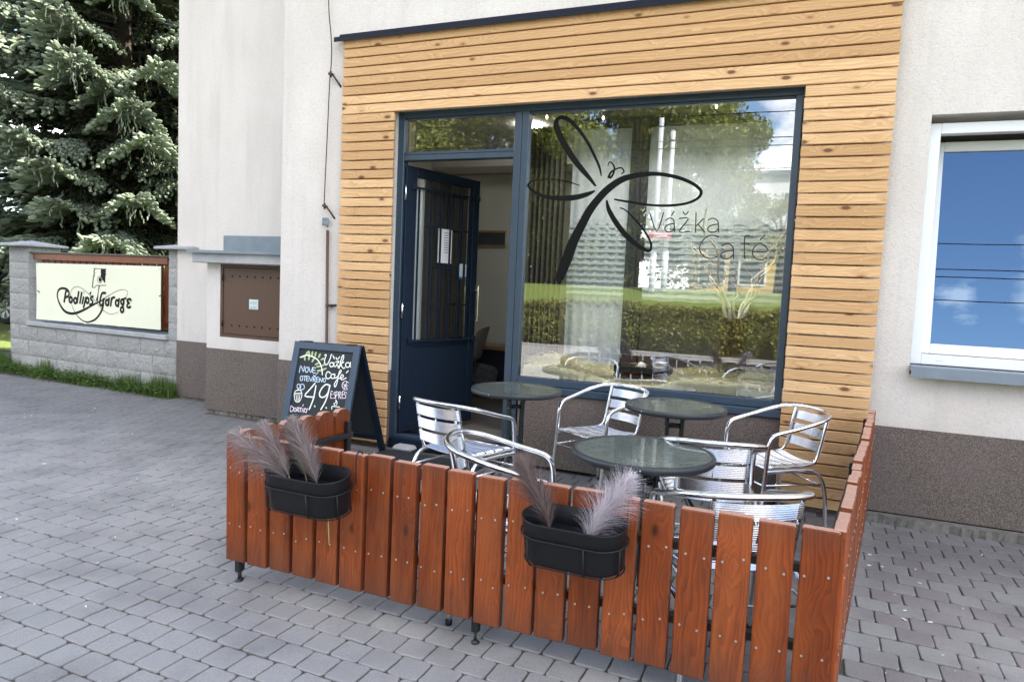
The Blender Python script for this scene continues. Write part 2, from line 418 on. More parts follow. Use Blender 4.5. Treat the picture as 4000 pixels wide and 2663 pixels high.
M['added_light'].node_tree.nodes['Principled BSDF'].inputs['Emission Color'].default_value = (1, .95, .86, 1); M['added_light'].node_tree.nodes['Principled BSDF'].inputs['Emission Strength'].default_value = 9.0
M['ringchrome'] = plain('lamp_ring', (.55, .5, .4), .25, metal=1)
M['chrome'] = plain('chrome', (.7, .7, .7), .15, metal=1)
M['bark'] = m_concrete('bark', (.035, .025, .018), (.09, .07, .055), 18, 1.0, .02)
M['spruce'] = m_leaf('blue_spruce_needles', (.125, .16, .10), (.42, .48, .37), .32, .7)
M['spruce_in'] = m_leaf('shaded_needles', (.028, .040, .022), (.085, .10, .045), .25, .7)  # inner needles: shade of the crown put into a darker green
M['foliage'] = m_leaf('ash_leaves', (.075, .10, .016), (.33, .34, .065), .45)
M['hedge'] = m_leaf('hedge_leaves', (.085, .105, .020), (.36, .35, .075), .4)
M['weed'] = m_leaf('weed_leaves', (.05, .10, .018), (.14, .22, .05), .35)
M['asphalt'] = m_concrete('asphalt', (.045, .045, .048), (.075, .075, .078), 60, .4, .003)
M['footing'] = m_concrete('dirty_footing', (.09, .085, .075), (.22, .21, .185), 22, .9, .01)
M['carblue'] = plain('blue_car_paint', (.022, .055, .15), .2, metal=.3, var=.05)
M['carsilver'] = plain('silver_car_paint', (.45, .46, .47), .25, metal=.4, var=.05)
M['tyre'] = plain('tyre_rubber', (.012, .012, .012), .8)
M['carglass'] = plain('dark_car_glass', (.02, .025, .03), .05)
M['carglass2'] = plain('unlit_bulb_glass', (.35, .36, .36), .08)
M['alloy'] = plain('wheel_trim_silver', (.55, .55, .53), .35, metal=.5)
M['stuccoY'] = plain('yellow_stucco', (.62, .42, .14), .85, var=.1, nscale=2)
M['stuccoW'] = plain('white_facade', (.72, .71, .68), .85, var=.05, nscale=2)
M['pole'] = plain('pale_steel_pole', (.55, .55, .54), .5, var=.1)
M['red'] = plain('red_sign_paint', (.55, .03, .03), .4)
M['steelgrey'] = plain('grey_shell_plastic', (.22, .215, .20), .5)
M['lightwood'] = plain('light_wood_leg', (.35, .22, .11), .5)

def m_lawn():
    k = NT('lawn'); o = k.obj(); a = k.noise(o, 90, 3, .7); b = k.noise(o, 1.1, 4)
    col = k.mix(a.outputs[0], (.045, .09, .012), (.21, .27, .045)); col = k.mix(k.math('MULTIPLY', b.outputs[0], .5), col, (.24, .26, .06))
    return k.set(Base_Color=col, Roughness=.9, Normal=k.bump(a.outputs[0], 1, .02))
M['lawn'] = m_lawn()
def m_plume(name, a, b):
    k = NT(name); r = k.rnd(); col = k.mix(r, a, b)
    k.set(Base_Color=col, Roughness=.8); tl = k.n('ShaderNodeBsdfTranslucent'); k.l(col, tl.inputs[0])
    mx = k.n('ShaderNodeMixShader'); mx.inputs[0].default_value = .35
    k.l(k.b.outputs[0], mx.inputs[1]); k.l(tl.outputs[0], mx.inputs[2]); k.l(mx.outputs[0], k.o.inputs[0]); return k.m
M['plume_m'] = m_plume('mauve_plume', (.20, .155, .15), (.56, .465, .45))
M['plume_g'] = m_plume('grey_green_plume', (.20, .22, .19), (.42, .45, .40))
M['plume_b'] = m_plume('brown_plume', (.13, .09, .085), (.36, .27, .255))
M['plume_l'] = m_plume('pale_lilac_plume', (.60, .53, .56), (.86, .82, .86))

ST = json.loads('''{"dragon":[[[2168,2093,7.7],[2123,2145,14.3],[2056,2216,20.0],[1977,2308,22.4],[1908,2411,22.6],[1860,2494,22.8],[1844,2555,19.4],[1866,2589,13.6],[1909,2586,14.7],[1964,2554,14.6],[2031,2486,12.2],[2099,2394,11.0],[2157,2293,9.8],[2192,2223,8.7],[2209,2163,4.3]],[[2162,2052,7.7],[2109,2030,16.6],[2015,2008,20.2],[1896,2004,18.3],[1775,2020,13.9],[1684,2060,9.4],[1646,2102,7.1],[1669,2128,5.9],[1736,2142,4.7],[1835,2144,4.6],[1944,2126,4.5],[2047,2096,3.3]],[[1930,1387,16.0],[1932,1423,34.3],[1984,1569,40.8],[2021,1682,38.3],[2079,1804,33.4],[2136,1915,30.9],[2204,2005,28.3],[2272,2073,26.9],[2361,2131,23.4],[2469,2160,18.8],[2606,2167,14.3],[2743,2143,13.0],[2849,2102,11.8],[2908,2060,10.7],[2921,2027,10.7],[2893,1990,9.8],[2820,1960,8.9],[2707,1947,9.1],[2580,1951,8.2],[2440,1971,8.4],[2318,1992,6.4]],[[2260,1981,7.6],[2281,1915,16.2],[2338,1826,19.3],[2414,1738,19.1],[2498,1670,15.7],[2560,1637,12.5],[2589,1632,10.3],[2600,1662,8.2],[2585,1710,7.2],[2531,1788,7.3],[2467,1856,6.3],[2403,1915,5.3],[2362,1932,4.3]],[[2255,2233,3.2],[2264,2257,4.3],[2285,2248,5.4],[2303,2215,6.4],[2296,2171,7.5],[2277,2146,8.6]],[[2358,2173,4.2],[2374,2189,5.3],[2354,2214,5.3],[2318,2208,5.3],[2281,2186,7.5],[2263,2150,8.6]]],"text":[[[2577,1895,3.1],[2633,1767,3.1],[2673,1897,3.0]],[[2692,1847,3.0],[2717,1861,3.0],[2741,1852,3.0],[2750,1833,3.0],[2757,1766,3.0]],[[2751,1823,3.0],[2715,1816,3.0],[2692,1799,3.0],[2691,1780,3.0],[2708,1765,3.0],[2737,1768,3.0],[2753,1790,3.0]],[[2730,1879,3.0],[2746,1905,3.0]],[[2786,1857,3.0],[2847,1857,3.0],[2788,1768,3.0],[2859,1769,3.0]],[[2808,1903,3.0],[2825,1884,3.0],[2843,1905,3.0]],[[2896,1897,2.9],[2900,1765,2.9]],[[2948,1858,2.9],[2901,1805,2.9]],[[2915,1818,2.9],[2962,1766,2.9]],[[2981,1848,2.9],[3004,1860,2.9],[3031,1853,2.9],[3047,1830,2.9],[3054,1766,2.9]],[[3047,1822,2.9],[3007,1813,2.9],[2983,1796,2.9],[2984,1778,2.9],[3000,1766,2.9],[3032,1769,2.9],[3049,1790,2.9]],[[3057,1734,2.9],[3011,1745,2.9],[2966,1725,2.9],[2938,1678,2.9],[2939,1635,2.9],[2969,1598,2.9],[3012,1588,2.9],[3055,1600,2.9]],[[3082,1675,2.9],[3115,1690,2.9],[3143,1679,2.8],[3158,1654,2.8],[3162,1590,2.8]],[[3157,1644,2.8],[3114,1639,2.9],[3083,1624,2.9],[3080,1600,2.9],[3099,1587,2.9],[3135,1592,2.8],[3159,1616,2.8]],[[3259,1744,2.8],[3237,1746,2.8],[3225,1722,2.8],[3234,1592,2.8]],[[3205,1690,2.8],[3256,1691,2.8]],[[3284,1639,2.8],[3374,1643,2.7],[3365,1671,2.7],[3337,1691,2.7],[3307,1686,2.8],[3285,1656,2.8],[3283,1624,2.8],[3304,1595,2.8],[3344,1588,2.8],[3374,1601,2.7]],[[3326,1721,2.8],[3353,1751,2.7]]],"sign":[[[1151,662,2.8],[1397,660,2.8]],[[1159,661,4.7],[1177,644,4.7],[1149,625,4.7],[1174,608,4.7],[1147,591,4.7],[1167,575,4.7],[1139,567,4.7]],[[1142,567,6.5],[1118,438,6.6]],[[1112,436,3.7],[1164,436,3.7],[1194,463,3.7],[1378,468,3.7]],[[1303,534,2.8],[1301,521,2.8],[1294,510,2.8],[1283,501,2.8],[1269,496,2.8],[1254,496,2.8],[1239,500,2.8],[1228,508,2.8],[1220,519,2.8],[1217,531,2.8],[1219,544,2.8],[1226,556,2.8],[1237,564,2.8],[1251,569,2.8],[1266,570,2.8],[1281,566,2.8],[1292,558,2.8],[1300,547,2.8],[1303,534,2.8]],[[1249,459,8.4],[1231,386,4.6],[1218,328,8.4],[1205,288,16.8],[1203,273,7.5]],[[671,375,4.8],[616,399,11.6],[532,408,11.7],[460,384,11.7],[431,332,9.8],[438,281,9.8],[489,201,11.7],[576,131,13.6],[685,105,13.5],[803,114,13.4],[955,159,12.3],[1104,218,10.3],[1251,272,8.4],[1364,309,6.5]],[[1330,297,11.1],[1326,239,12.0],[1300,173,13.0],[1245,105,11.2],[1167,51,10.3],[1052,19,7.5],[959,25,5.7],[864,64,4.8],[792,112,3.8],[742,176,2.9],[704,248,2.4],[696,321,2.4],[712,388,2.4],[782,431,2.4],[876,431,2.4],[995,384,2.8],[1112,316,2.8],[1218,241,2.8],[1323,174,2.8],[1425,140,2.3],[1515,137,1.8],[1614,167,1.6]],[[1341,315,3.7],[1441,355,2.8],[1551,399,2.3],[1660,428,2.3],[1748,424,2.2],[1780,394,2.2],[1740,343,1.6]],[[605,382,9.7],[567,233,9.7]],[[607,379,8.7],[659,375,8.7],[669,342,8.7],[645,310,8.7],[592,298,8.7]],[[729,274,8.7],[726,260,8.7],[718,247,8.7],[706,240,8.7],[692,240,8.7],[679,246,8.7],[670,257,8.7],[667,272,8.7],[669,287,8.7],[678,299,8.7],[690,306,8.7],[704,306,8.7],[716,300,8.7],[725,289,8.7],[729,274,8.7]],[[818,267,8.6],[815,253,8.6],[808,242,8.6],[797,235,8.6],[784,234,8.6],[772,240,8.6],[764,251,8.6],[761,265,8.6],[763,279,8.6],[771,291,8.6],[782,297,8.6],[795,298,8.6],[806,292,8.6],[814,281,8.6],[818,267,8.6]],[[857,383,8.6],[819,229,8.6]],[[915,376,8.5],[877,230,8.6]],[[952,323,8.5],[923,228,8.5]],[[959,376,11.4],[957,370,11.4]],[[999,319,8.5],[948,179,8.5]],[[1051,279,8.5],[1049,265,8.5],[1042,253,8.5],[1031,247,8.5],[1018,246,8.5],[1007,252,8.5],[999,263,8.5],[996,276,8.5],[998,290,8.5],[1005,302,8.5],[1016,309,8.5],[1029,309,8.5],[1040,303,8.5],[1048,293,8.5],[1051,279,8.5]],[[1087,382,8.4],[1085,372,8.4],[1072,352,8.5]],[[1141,328,8.4],[1098,323,8.4],[1090,297,8.5],[1123,273,8.4],[1117,240,8.4],[1060,228,8.5]],[[1378,378,8.3],[1316,377,8.3],[1289,353,8.3],[1262,279,8.4],[1266,240,8.4],[1296,229,8.3],[1320,257,8.3],[1329,318,8.3]],[[1430,269,8.3],[1428,254,8.3],[1420,243,8.3],[1408,236,8.3],[1395,235,8.3],[1384,241,8.3],[1375,252,8.3],[1372,266,8.3],[1374,281,8.3],[1382,293,8.3],[1393,299,8.3],[1406,300,8.3],[1418,294,8.3],[1427,283,8.3],[1430,269,8.3]],[[1438,330,8.3],[1417,225,8.3]],[[1486,332,8.2],[1464,225,8.2]],[[1485,314,8.2],[1511,333,8.2],[1548,331,8.2]],[[1614,271,8.2],[1612,256,8.2],[1604,244,8.2],[1593,237,8.2],[1580,237,8.2],[1568,243,8.2],[1560,254,8.2],[1556,269,8.2],[1559,284,8.2],[1566,296,8.2],[1578,303,8.2],[1590,304,8.2],[1602,298,8.2],[1611,286,8.2],[1614,271,8.2]],[[1625,331,8.2],[1603,222,8.2]],[[1711,288,8.1],[1709,275,8.1],[1702,265,8.1],[1691,259,8.1],[1679,258,8.1],[1668,263,8.1],[1660,273,8.1],[1656,286,8.1],[1659,299,8.1],[1666,310,8.1],[1677,316,8.1],[1689,316,8.1],[1700,311,8.1],[1708,301,8.1],[1711,288,8.1]],[[1757,333,8.1],[1708,324,8.1],[1695,220,8.1]],[[1707,198,8.1],[1704,185,8.1],[1697,174,8.1],[1686,168,8.1],[1674,167,8.1],[1663,172,8.1],[1655,182,8.1],[1652,195,8.1],[1654,208,8.1],[1661,219,8.1],[1672,225,8.1],[1684,226,8.1],[1696,220,8.1],[1704,210,8.1],[1707,198,8.1]],[[1840,301,8.0],[1830,324,8.0],[1787,320,8.1],[1771,298,8.1],[1808,279,8.1],[1776,263,8.1],[1771,235,8.1],[1806,226,8.1],[1839,243,8.0]],[[22,361,4.0],[73,339,4.0]],[[2338,375,3.4],[2369,388,3.4]]],"signpoly":[[[1296,662],[1395,661],[1375,642],[1389,629],[1371,614],[1386,600],[1372,578],[1361,492],[1311,533],[1299,561],[1278,571],[1288,604],[1283,633]],[[1294,534],[1292,523],[1284,513],[1274,508],[1262,508],[1251,512],[1243,521],[1240,532],[1242,543],[1249,553],[1260,558],[1272,558],[1283,554],[1291,545]]],"chalk_white":[[[-12,-90,4.0],[3,-85,4.0],[-4,-130,4.0],[8,-161,4.0],[28,-153,4.0],[44,-108,4.0],[45,-84,4.0],[53,-80,4.0]],[[81,-155,4.0],[80,-165,4.0],[72,-171,4.0],[62,-172,4.0],[52,-167,4.0],[47,-157,4.0],[48,-147,4.0],[56,-141,4.0],[66,-140,4.0],[76,-145,4.0],[81,-155,4.0]],[[82,-138,4.0],[86,-162,4.0],[103,-168,4.0]],[[65,-89,4.0],[80,-109,4.0]],[[97,-133,4.0],[126,-126,4.0],[106,-157,4.0],[134,-163,4.0],[124,-174,4.0]],[[93,-100,4.0],[107,-113,4.0],[123,-92,4.0]],[[145,-159,3.9],[159,-96,4.0],[152,-76,4.0],[142,-97,4.0],[135,-178,3.9]],[[166,-129,3.9],[144,-146,4.0],[171,-175,3.9],[185,-168,3.9]],[[223,-145,3.9],[221,-156,3.9],[213,-163,3.9],[202,-164,3.9],[192,-158,3.9],[186,-148,3.9],[188,-137,3.9],[196,-130,3.9],[207,-129,3.9],[217,-135,3.9],[223,-145,3.9]],[[225,-125,3.9],[228,-157,3.9],[243,-157,3.9]],[[68,-222,4.0],[42,-211,4.0],[29,-234,4.0],[37,-258,4.0],[55,-264,4.0],[74,-251,4.0]],[[108,-240,3.9],[107,-250,3.9],[100,-257,3.9],[90,-258,4.0],[80,-253,4.0],[75,-243,4.0],[77,-233,4.0],[84,-227,4.0],[94,-226,4.0],[103,-231,4.0],[108,-240,3.9]],[[107,-224,4.0],[112,-254,3.9],[128,-250,3.9]],[[127,-247,3.9],[155,-207,3.9],[154,-190,3.9],[141,-209,3.9],[138,-283,3.9],[127,-321,3.9],[117,-297,3.9],[137,-261,3.9],[158,-249,3.9]],[[162,-249,3.9],[186,-236,3.9],[171,-223,3.9],[160,-238,3.9],[173,-261,3.9],[210,-245,3.9]],[[218,-190,3.9],[204,-206,3.9]],[[-54,-309,5.3],[-91,-359,5.3],[-125,-411,5.3],[-40,-412,5.3]],[[-42,-327,5.3],[-45,-423,5.3],[-66,-507,5.3]],[[-24,-478,5.9],[-21,-481,5.9]],[[79,-313,5.3],[45,-308,5.3],[15,-337,5.3],[0,-379,5.3],[14,-405,5.3],[46,-403,5.3],[73,-369,5.2],[81,-313,5.3]],[[79,-313,5.3],[76,-375,5.2],[63,-437,5.2],[36,-498,5.2]],[[79,-480,5.9],[82,-482,5.9]],[[-224,-404,3.4],[-203,-457,3.4],[-165,-457,3.3],[-153,-401,3.3],[-191,-397,3.4],[-224,-404,3.4]],[[-224,-400,3.4],[-214,-380,3.4],[-173,-373,3.4],[-157,-395,3.4]],[[-203,-376,3.4],[-196,-369,3.4],[-183,-373,3.4]],[[-208,-405,2.7],[-190,-453,2.7]],[[-189,-403,2.7],[-179,-455,2.7]],[[-171,-403,2.7],[-170,-453,2.7]],[[132,-486,3.2],[129,-466,3.2],[194,-464,3.2]],[[153,-456,3.2],[140,-445,3.2],[157,-431,3.2],[149,-413,3.2],[167,-433,3.2],[163,-452,3.2]]],"chalk_blue":[[[-211,-238,3.1],[-209,-186,3.1],[-175,-230,3.0],[-176,-186,3.1]],[[-135,-212,3.0],[-136,-224,3.0],[-141,-231,3.0],[-149,-232,3.0],[-157,-225,3.0],[-162,-214,3.0],[-162,-202,3.0],[-157,-194,3.0],[-148,-194,3.0],[-140,-200,3.0],[-135,-212,3.0]],[[-134,-191,3.0],[-109,-231,3.0],[-99,-188,3.0]],[[-71,-192,3.0],[-93,-194,3.0],[-90,-231,3.0],[-64,-229,3.0]],[[-91,-212,3.0],[-72,-211,3.0]],[[-43,-224,3.0],[-55,-238,3.0]],[[-171,-280,3.0],[-171,-291,3.0],[-175,-297,3.0],[-183,-298,3.0],[-190,-292,3.0],[-194,-282,3.0],[-194,-272,3.0],[-189,-265,3.0],[-182,-264,3.0],[-175,-270,3.0],[-171,-280,3.0]],[[-168,-263,3.0],[-140,-261,3.0]],[[-154,-262,3.0],[-151,-297,3.0]],[[-121,-262,3.0],[-137,-263,3.0],[-133,-296,3.0],[-114,-294,3.0]],[[-135,-280,3.0],[-120,-278,3.0]],[[-114,-265,3.0],[-94,-296,3.0],[-86,-262,3.0]],[[-74,-297,3.0],[-77,-261,3.0],[-58,-264,3.0],[-62,-277,3.0],[-74,-280,3.0],[-51,-296,3.0]],[[-80,-249,3.0],[-69,-255,3.0],[-60,-247,3.0]],[[-31,-262,3.0],[-48,-263,3.0],[-44,-296,3.0],[-23,-294,3.0]],[[-47,-279,3.0],[-32,-278,3.0]],[[-18,-295,3.0],[-21,-265,3.0],[4,-294,3.0],[3,-264,3.0]],[[35,-277,3.0],[34,-285,3.0],[29,-290,3.0],[22,-291,3.0],[16,-286,3.0],[12,-279,3.0],[12,-270,3.0],[17,-265,3.0],[24,-264,3.0],[31,-269,3.0],[35,-277,3.0]],[[-182,-343,3.0],[-183,-353,3.0],[-189,-359,3.0],[-197,-360,3.0],[-206,-355,3.0],[-210,-345,3.0],[-210,-335,3.0],[-204,-329,3.0],[-195,-328,3.0],[-187,-333,3.0],[-182,-343,3.0]],[[-178,-327,3.0],[-172,-367,3.0],[-146,-359,3.0],[-144,-339,3.0],[-161,-325,3.0],[-178,-327,3.0]]],"chalk_pink":[[[-237,-497,3.0],[-232,-541,3.0],[-208,-529,3.0],[-210,-509,3.0],[-237,-497,3.0]],[[-182,-522,3.0],[-182,-530,3.0],[-186,-535,3.0],[-193,-536,3.0],[-199,-531,3.0],[-202,-524,3.0],[-202,-516,3.0],[-198,-510,3.0],[-192,-510,3.0],[-186,-514,3.0],[-182,-522,3.0]],[[-173,-533,3.0],[-176,-504,3.0],[-160,-508,3.0],[-163,-520,3.0],[-172,-521,3.0],[-153,-534,3.0]],[[-157,-505,3.0],[-134,-503,3.0]],[[-146,-504,3.0],[-143,-533,3.0]],[[-128,-509,3.0],[-126,-533,3.0]],[[-129,-489,3.0],[-126,-477,3.0]],[[-113,-503,3.0],[-112,-534,3.0]],[[-101,-504,3.0],[-112,-519,3.0],[-94,-534,3.0]],[[-98,-506,3.0],[-87,-517,3.0]],[[-83,-501,3.0],[-88,-534,3.0]],[[244,-298,2.9],[244,-310,2.9],[239,-321,2.9],[231,-328,2.9],[220,-332,2.9],[209,-330,2.9],[198,-324,2.9],[190,-315,2.9],[185,-303,2.9],[185,-291,2.9],[189,-280,2.9],[198,-273,2.9],[208,-269,2.9],[220,-271,2.9],[231,-276,2.9],[239,-286,2.9],[244,-298,2.9]],[[214,-300,2.9],[193,-290,2.9]],[[214,-300,2.9],[210,-325,2.9]],[[214,-300,2.9],[240,-298,2.9]],[[214,-300,2.9],[222,-275,2.9]],[[214,-300,2.9],[235,-326,2.9]],[[214,-300,2.9],[200,-311,2.9]],[[112,-356,2.9],[99,-356,2.9],[104,-404,2.9],[119,-404,2.9]],[[102,-379,2.9],[114,-378,2.9]],[[139,-359,2.9],[129,-359,2.9],[127,-373,2.9],[141,-384,2.9],[141,-402,2.9],[130,-403,2.9]],[[149,-404,2.9],[144,-355,2.9],[162,-359,2.9],[162,-376,2.9],[147,-379,2.9]],[[175,-402,2.9],[170,-353,2.9],[186,-358,2.9],[185,-372,2.9],[173,-375,2.9],[194,-401,2.9]],[[210,-347,2.9],[198,-347,2.9],[202,-394,2.9],[217,-395,2.9]],[[200,-370,2.9],[212,-369,2.9]],[[228,-351,2.9],[218,-350,2.9],[217,-364,2.9],[230,-375,2.9],[230,-393,2.9],[219,-394,2.9]],[[247,-349,2.9],[237,-348,2.9],[235,-363,2.9],[249,-373,2.9],[249,-392,2.9],[238,-393,2.9]]],"chalk_stem":[[[-225,-122,3.4],[-173,-102,4.8],[-111,-110,4.7],[-63,-132,4.7],[-30,-167,4.7],[-12,-203,4.7],[-2,-239,4.0]]],"chalk_leaf":[[[-163,-67],[-160,-75],[-164,-90],[-172,-102],[-181,-106],[-184,-98],[-180,-83],[-172,-70]],[[-159,-63],[-151,-68],[-144,-82],[-142,-98],[-146,-105],[-154,-99],[-161,-85],[-163,-70]],[[-124,-65],[-117,-71],[-115,-87],[-117,-101],[-124,-107],[-130,-100],[-133,-85],[-130,-70]],[[-91,-67],[-86,-74],[-85,-89],[-89,-104],[-96,-109],[-101,-102],[-102,-87],[-98,-72]],[[-50,-77],[-46,-84],[-48,-99],[-55,-112],[-63,-117],[-67,-109],[-65,-94],[-58,-81]],[[1,-110],[-3,-117],[-17,-126],[-33,-130],[-43,-128],[-39,-121],[-25,-112],[-9,-108]],[[-191,-104],[-183,-110],[-176,-124],[-174,-139],[-178,-146],[-186,-141],[-193,-127],[-195,-111]],[[-147,-98],[-140,-105],[-138,-120],[-140,-135],[-147,-141],[-153,-134],[-156,-119],[-153,-104]],[[-98,-116],[-94,-124],[-98,-138],[-107,-151],[-115,-154],[-118,-147],[-115,-132],[-106,-119]],[[-47,-148],[-48,-156],[-60,-166],[-76,-173],[-85,-172],[-83,-165],[-72,-154],[-56,-147]],[[-22,-174],[-27,-180],[-43,-186],[-60,-188],[-69,-185],[-65,-178],[-49,-172],[-31,-170]],[[16,-148],[15,-156],[4,-167],[-10,-175],[-19,-175],[-19,-167],[-8,-156],[6,-148]],[[-10,-206],[-15,-212],[-32,-217],[-49,-218],[-58,-213],[-53,-207],[-36,-202],[-19,-202]],[[27,-184],[25,-192],[12,-201],[-4,-207],[-13,-206],[-11,-198],[2,-189],[18,-183]],[[-187,-112],[-192,-119],[-208,-125],[-225,-127],[-235,-124],[-230,-117],[-214,-111],[-196,-109]]],"wire":[[-180,3635],[-146,3336],[-136,3157],[-149,2979],[-158,2679],[-168,2336],[-176,2071],[-177,1948],[-161,1815],[-141,1743],[-119,795],[-108,1107],[-132,3022],[-164,1938]]}''')
# ------------------------------------------------------------------ camera, sky, sun
CAM = Vector((3.60013, -4.84342, 1.33443))
cr = Vector((0.92259484, 0.38326803, 0.04386782)); cu = Vector((-0.07020243, 0.05498852, 0.99601601)); cw = Vector((-0.37932886, 0.92199885, -0.07763847))
cd = bpy.data.cameras.new('camera'); cam = bpy.data.objects.new('camera', cd); C.objects.link(cam)
cam.matrix_world = Matrix(((cr.x, cu.x, -cw.x, CAM.x), (cr.y, cu.y, -cw.y, CAM.y), (cr.z, cu.z, -cw.z, CAM.z), (0, 0, 0, 1)))
cd.sensor_width = 36; cd.lens = 36*2709.75/4000; cd.clip_start = .05; cd.clip_end = 3000
bpy.context.scene.camera = cam

SUN_EL, SUN_AZ = R(45), R(60)      # azimuth measured from +Y towards +X (the sun stands behind the house)
sd = Vector((math.sin(SUN_AZ)*math.cos(SUN_EL), math.cos(SUN_AZ)*math.cos(SUN_EL), math.sin(SUN_EL)))
sl = bpy.data.lights.new('sun', 'SUN'); sl.energy = 5.0; sl.angle = R(.53); sl.color = (1, .93, .80)
so = bpy.data.objects.new('sun', sl); C.objects.link(so); so.rotation_euler = sd.to_track_quat('Z', 'Y').to_euler(); so.location = (0, 10, 20)

w = bpy.data.worlds.new('World'); bpy.context.scene.world = w; w.use_nodes = True
nt = w.node_tree; bg = nt.nodes['Background']
sky = nt.nodes.new('ShaderNodeTexSky'); sky.sky_type = 'NISHITA'; sky.sun_disc = False; sky.sun_elevation = SUN_EL; sky.sun_rotation = SUN_AZ; sky.altitude = 300; sky.dust_density = .6; sky.ozone_density = 2.2
tc = nt.nodes.new('ShaderNodeTexCoord')
def wn(typ, **kw):
    n = nt.nodes.new(typ)
    for k, v in kw.items(): setattr(n, k, v)
    return n
def wm(op, a, b=None, clamp=False):
    n = wn('ShaderNodeMath', operation=op, use_clamp=clamp)
    for i, v in enumerate((a, b)):
        if v is None: continue
        if isinstance(v, bpy.types.NodeSocket): nt.links.new(v, n.inputs[i])
        else: n.inputs[i].default_value = v
    return n.outputs[0]
cn = wn('ShaderNodeTexNoise'); cn.inputs['Scale'].default_value = 5.5; cn.inputs['Detail'].default_value = 7; cn.inputs['Roughness'].default_value = .58
mp = wn('ShaderNodeMapping'); mp.inputs['Scale'].default_value = (1, 1, 2.0); nt.links.new(tc.outputs['Generated'], mp.inputs[0]); nt.links.new(mp.outputs[0], cn.inputs['Vector'])
nz = cn.outputs[0]
cn2 = wn('ShaderNodeTexNoise'); cn2.inputs['Scale'].default_value = 17; cn2.inputs['Detail'].default_value = 7; cn2.inputs['Roughness'].default_value = .6; nt.links.new(mp.outputs[0], cn2.inputs['Vector'])
nz2 = cn2.outputs[0]
total = None
# street-side cumulus, overhead ones added to whiten the skylight: (direction, angular radius)
for d, rad, amp in (((.0, -.985, .150), .13, 1.0), ((-.14, -.99, .09), .13, .8), ((.275, -.92, .29), .052, .62), ((.272, -.93, .225), .052, .62), ((.178, -.955, .235), .024, .42), ((.5, -.85, .3), .14, 1.), ((-.9, -.3, .30), .3, .8), ((-.80, .58, .16), .12, .8), ((.75, -.55, .45), .3, .9), ((-.45, -.75, .55), .32, .9), ((.45, -.35, .85), .35, .8), ((.1, -.6, .8), .3, .7)):
    dv = Vector(d).normalized()
    dot = wn('ShaderNodeVectorMath', operation='DOT_PRODUCT'); nt.links.new(tc.outputs['Generated'], dot.inputs[0]); dot.inputs[1].default_value = dv
    ang = wm('ARCCOSINE', wm('MINIMUM', dot.outputs['Value'], .99999))
    m_ = wm('SUBTRACT', 1.0, wm('DIVIDE', ang, rad))          # 1 at centre, 0 at rim
    m_ = wm('ADD', m_, wm('MULTIPLY', wm('SUBTRACT', nz if rad > .07 else nz2, .5), 2.4 if rad > .07 else (1.5 if rad > .05 else 4.5)))
    m_ = wm('MULTIPLY', wm('MULTIPLY', m_, 3.0 if rad > .07 else 1.1, True), amp)
    total = m_ if total is None else wm('MAXIMUM', total, m_)
mx = wn('ShaderNodeMix', data_type='RGBA'); nt.links.new(total, mx.inputs[0]); nt.links.new(sky.outputs[0], mx.inputs[6]); mx.inputs[7].default_value = (11.2, 10.7, 10.2, 1)
nt.links.new(mx.outputs[2], bg.inputs[0]); bg.inputs[1].default_value = .14
vs = bpy.context.scene.view_settings; bpy.context.scene.display_settings.display_device = 'sRGB'
vs.view_transform = 'Standard'; vs.look = 'None'; vs.gamma = 1; vs.use_curve_mapping = False; vs.exposure = 1.86
cy = bpy.context.scene.cycles; cy.max_bounces = 8; cy.transparent_max_bounces = 16; cy.diffuse_bounces = 4; cy.glossy_bounces = 5; cy.use_denoising = True; cy.caustics_reflective = False; cy.caustics_refractive = False; cy.sample_clamp_indirect = 8

def onto(X, z, y0, y1):     # same sight line, other depth (used once, to read the drawing of the shop front off at its true depth)
    k = (4.84342+y1)/(4.84342+y0)
    return 3.60013+(X-3.60013)*k, 1.33443+(z-1.33443)*k

# ------------------------------------------------------------------ ground
def sheet(name, x0, x1, y0, y1, z, mat, nx=1, ny=1, zf=None, kind='structure'):
    b = MB(); vs_ = []; fs = []
    for j in range(ny+1):
        for i in range(nx+1):
            x = x0+(x1-x0)*i/nx; y = y0+(y1-y0)*j/ny; vs_.append((x, y, z+(zf(x, y) if zf else 0)))
    for j in range(ny):
        for i in range(nx): a = j*(nx+1)+i; fs.append((a, a+1, a+nx+2, a+nx+1))
    b.idx(vs_, fs, smooth=bool(zf)); o = b.build(name, mat); return tag(o, kind=kind)
def hill(x, y):
    if y > -15: return 0
    t = min(1, max(0, (-21.5-y)/4.2)); return 1.6*t*t*(3-2*t)+max(0, (-27-y))*.008
sheet('ground', -400, 400, -700, 700, GZ-.30, M['lawn'])
sheet('pavement_bed', -7.3, 9.2, -10.6, 6, GZ-.0075, M['sand'])
sheet('lawn', -60, -2.72, 1.02, 60, .20, M['lawn'], 30, 20, lambda x, y: .03*math.sin(x*.9)*math.cos(y*.7))
sheet('side_yard', -60, -5.96, -10.6, 1.02, GZ-.024, M['asphalt'])
sheet('shrub_bed', -14, 14, -13.2, -10.7, GZ+.02, plain('bark_mulch', (.10, .062, .045), .95, var=.6, nscale=60, bump=1), 40, 6, lambda x, y: .02*math.sin(x*7)*math.sin(y*9))
sheet('far_pavement', -60, 60, -14.7, -13.2, GZ-.01, M['concrete'])
sheet('far_path', -60, 60, -22.6, -21.0, GZ+.02, M['concrete'])
sheet('road', -200, 200, -20.9, -14.8, GZ-.12, M['asphalt'])
sheet('lawn_verge', -60, 60, -80, -20.9, GZ-.02, M['lawn'], 20, 160, lambda x, y: hill(x, y))
b = MB(); b.box(-200, 200, -14.82, -14.7, GZ-.3, GZ, bev=.01); b.box(-200, 200, -21.02, -20.88, GZ-.3, GZ+.01, bev=.01)
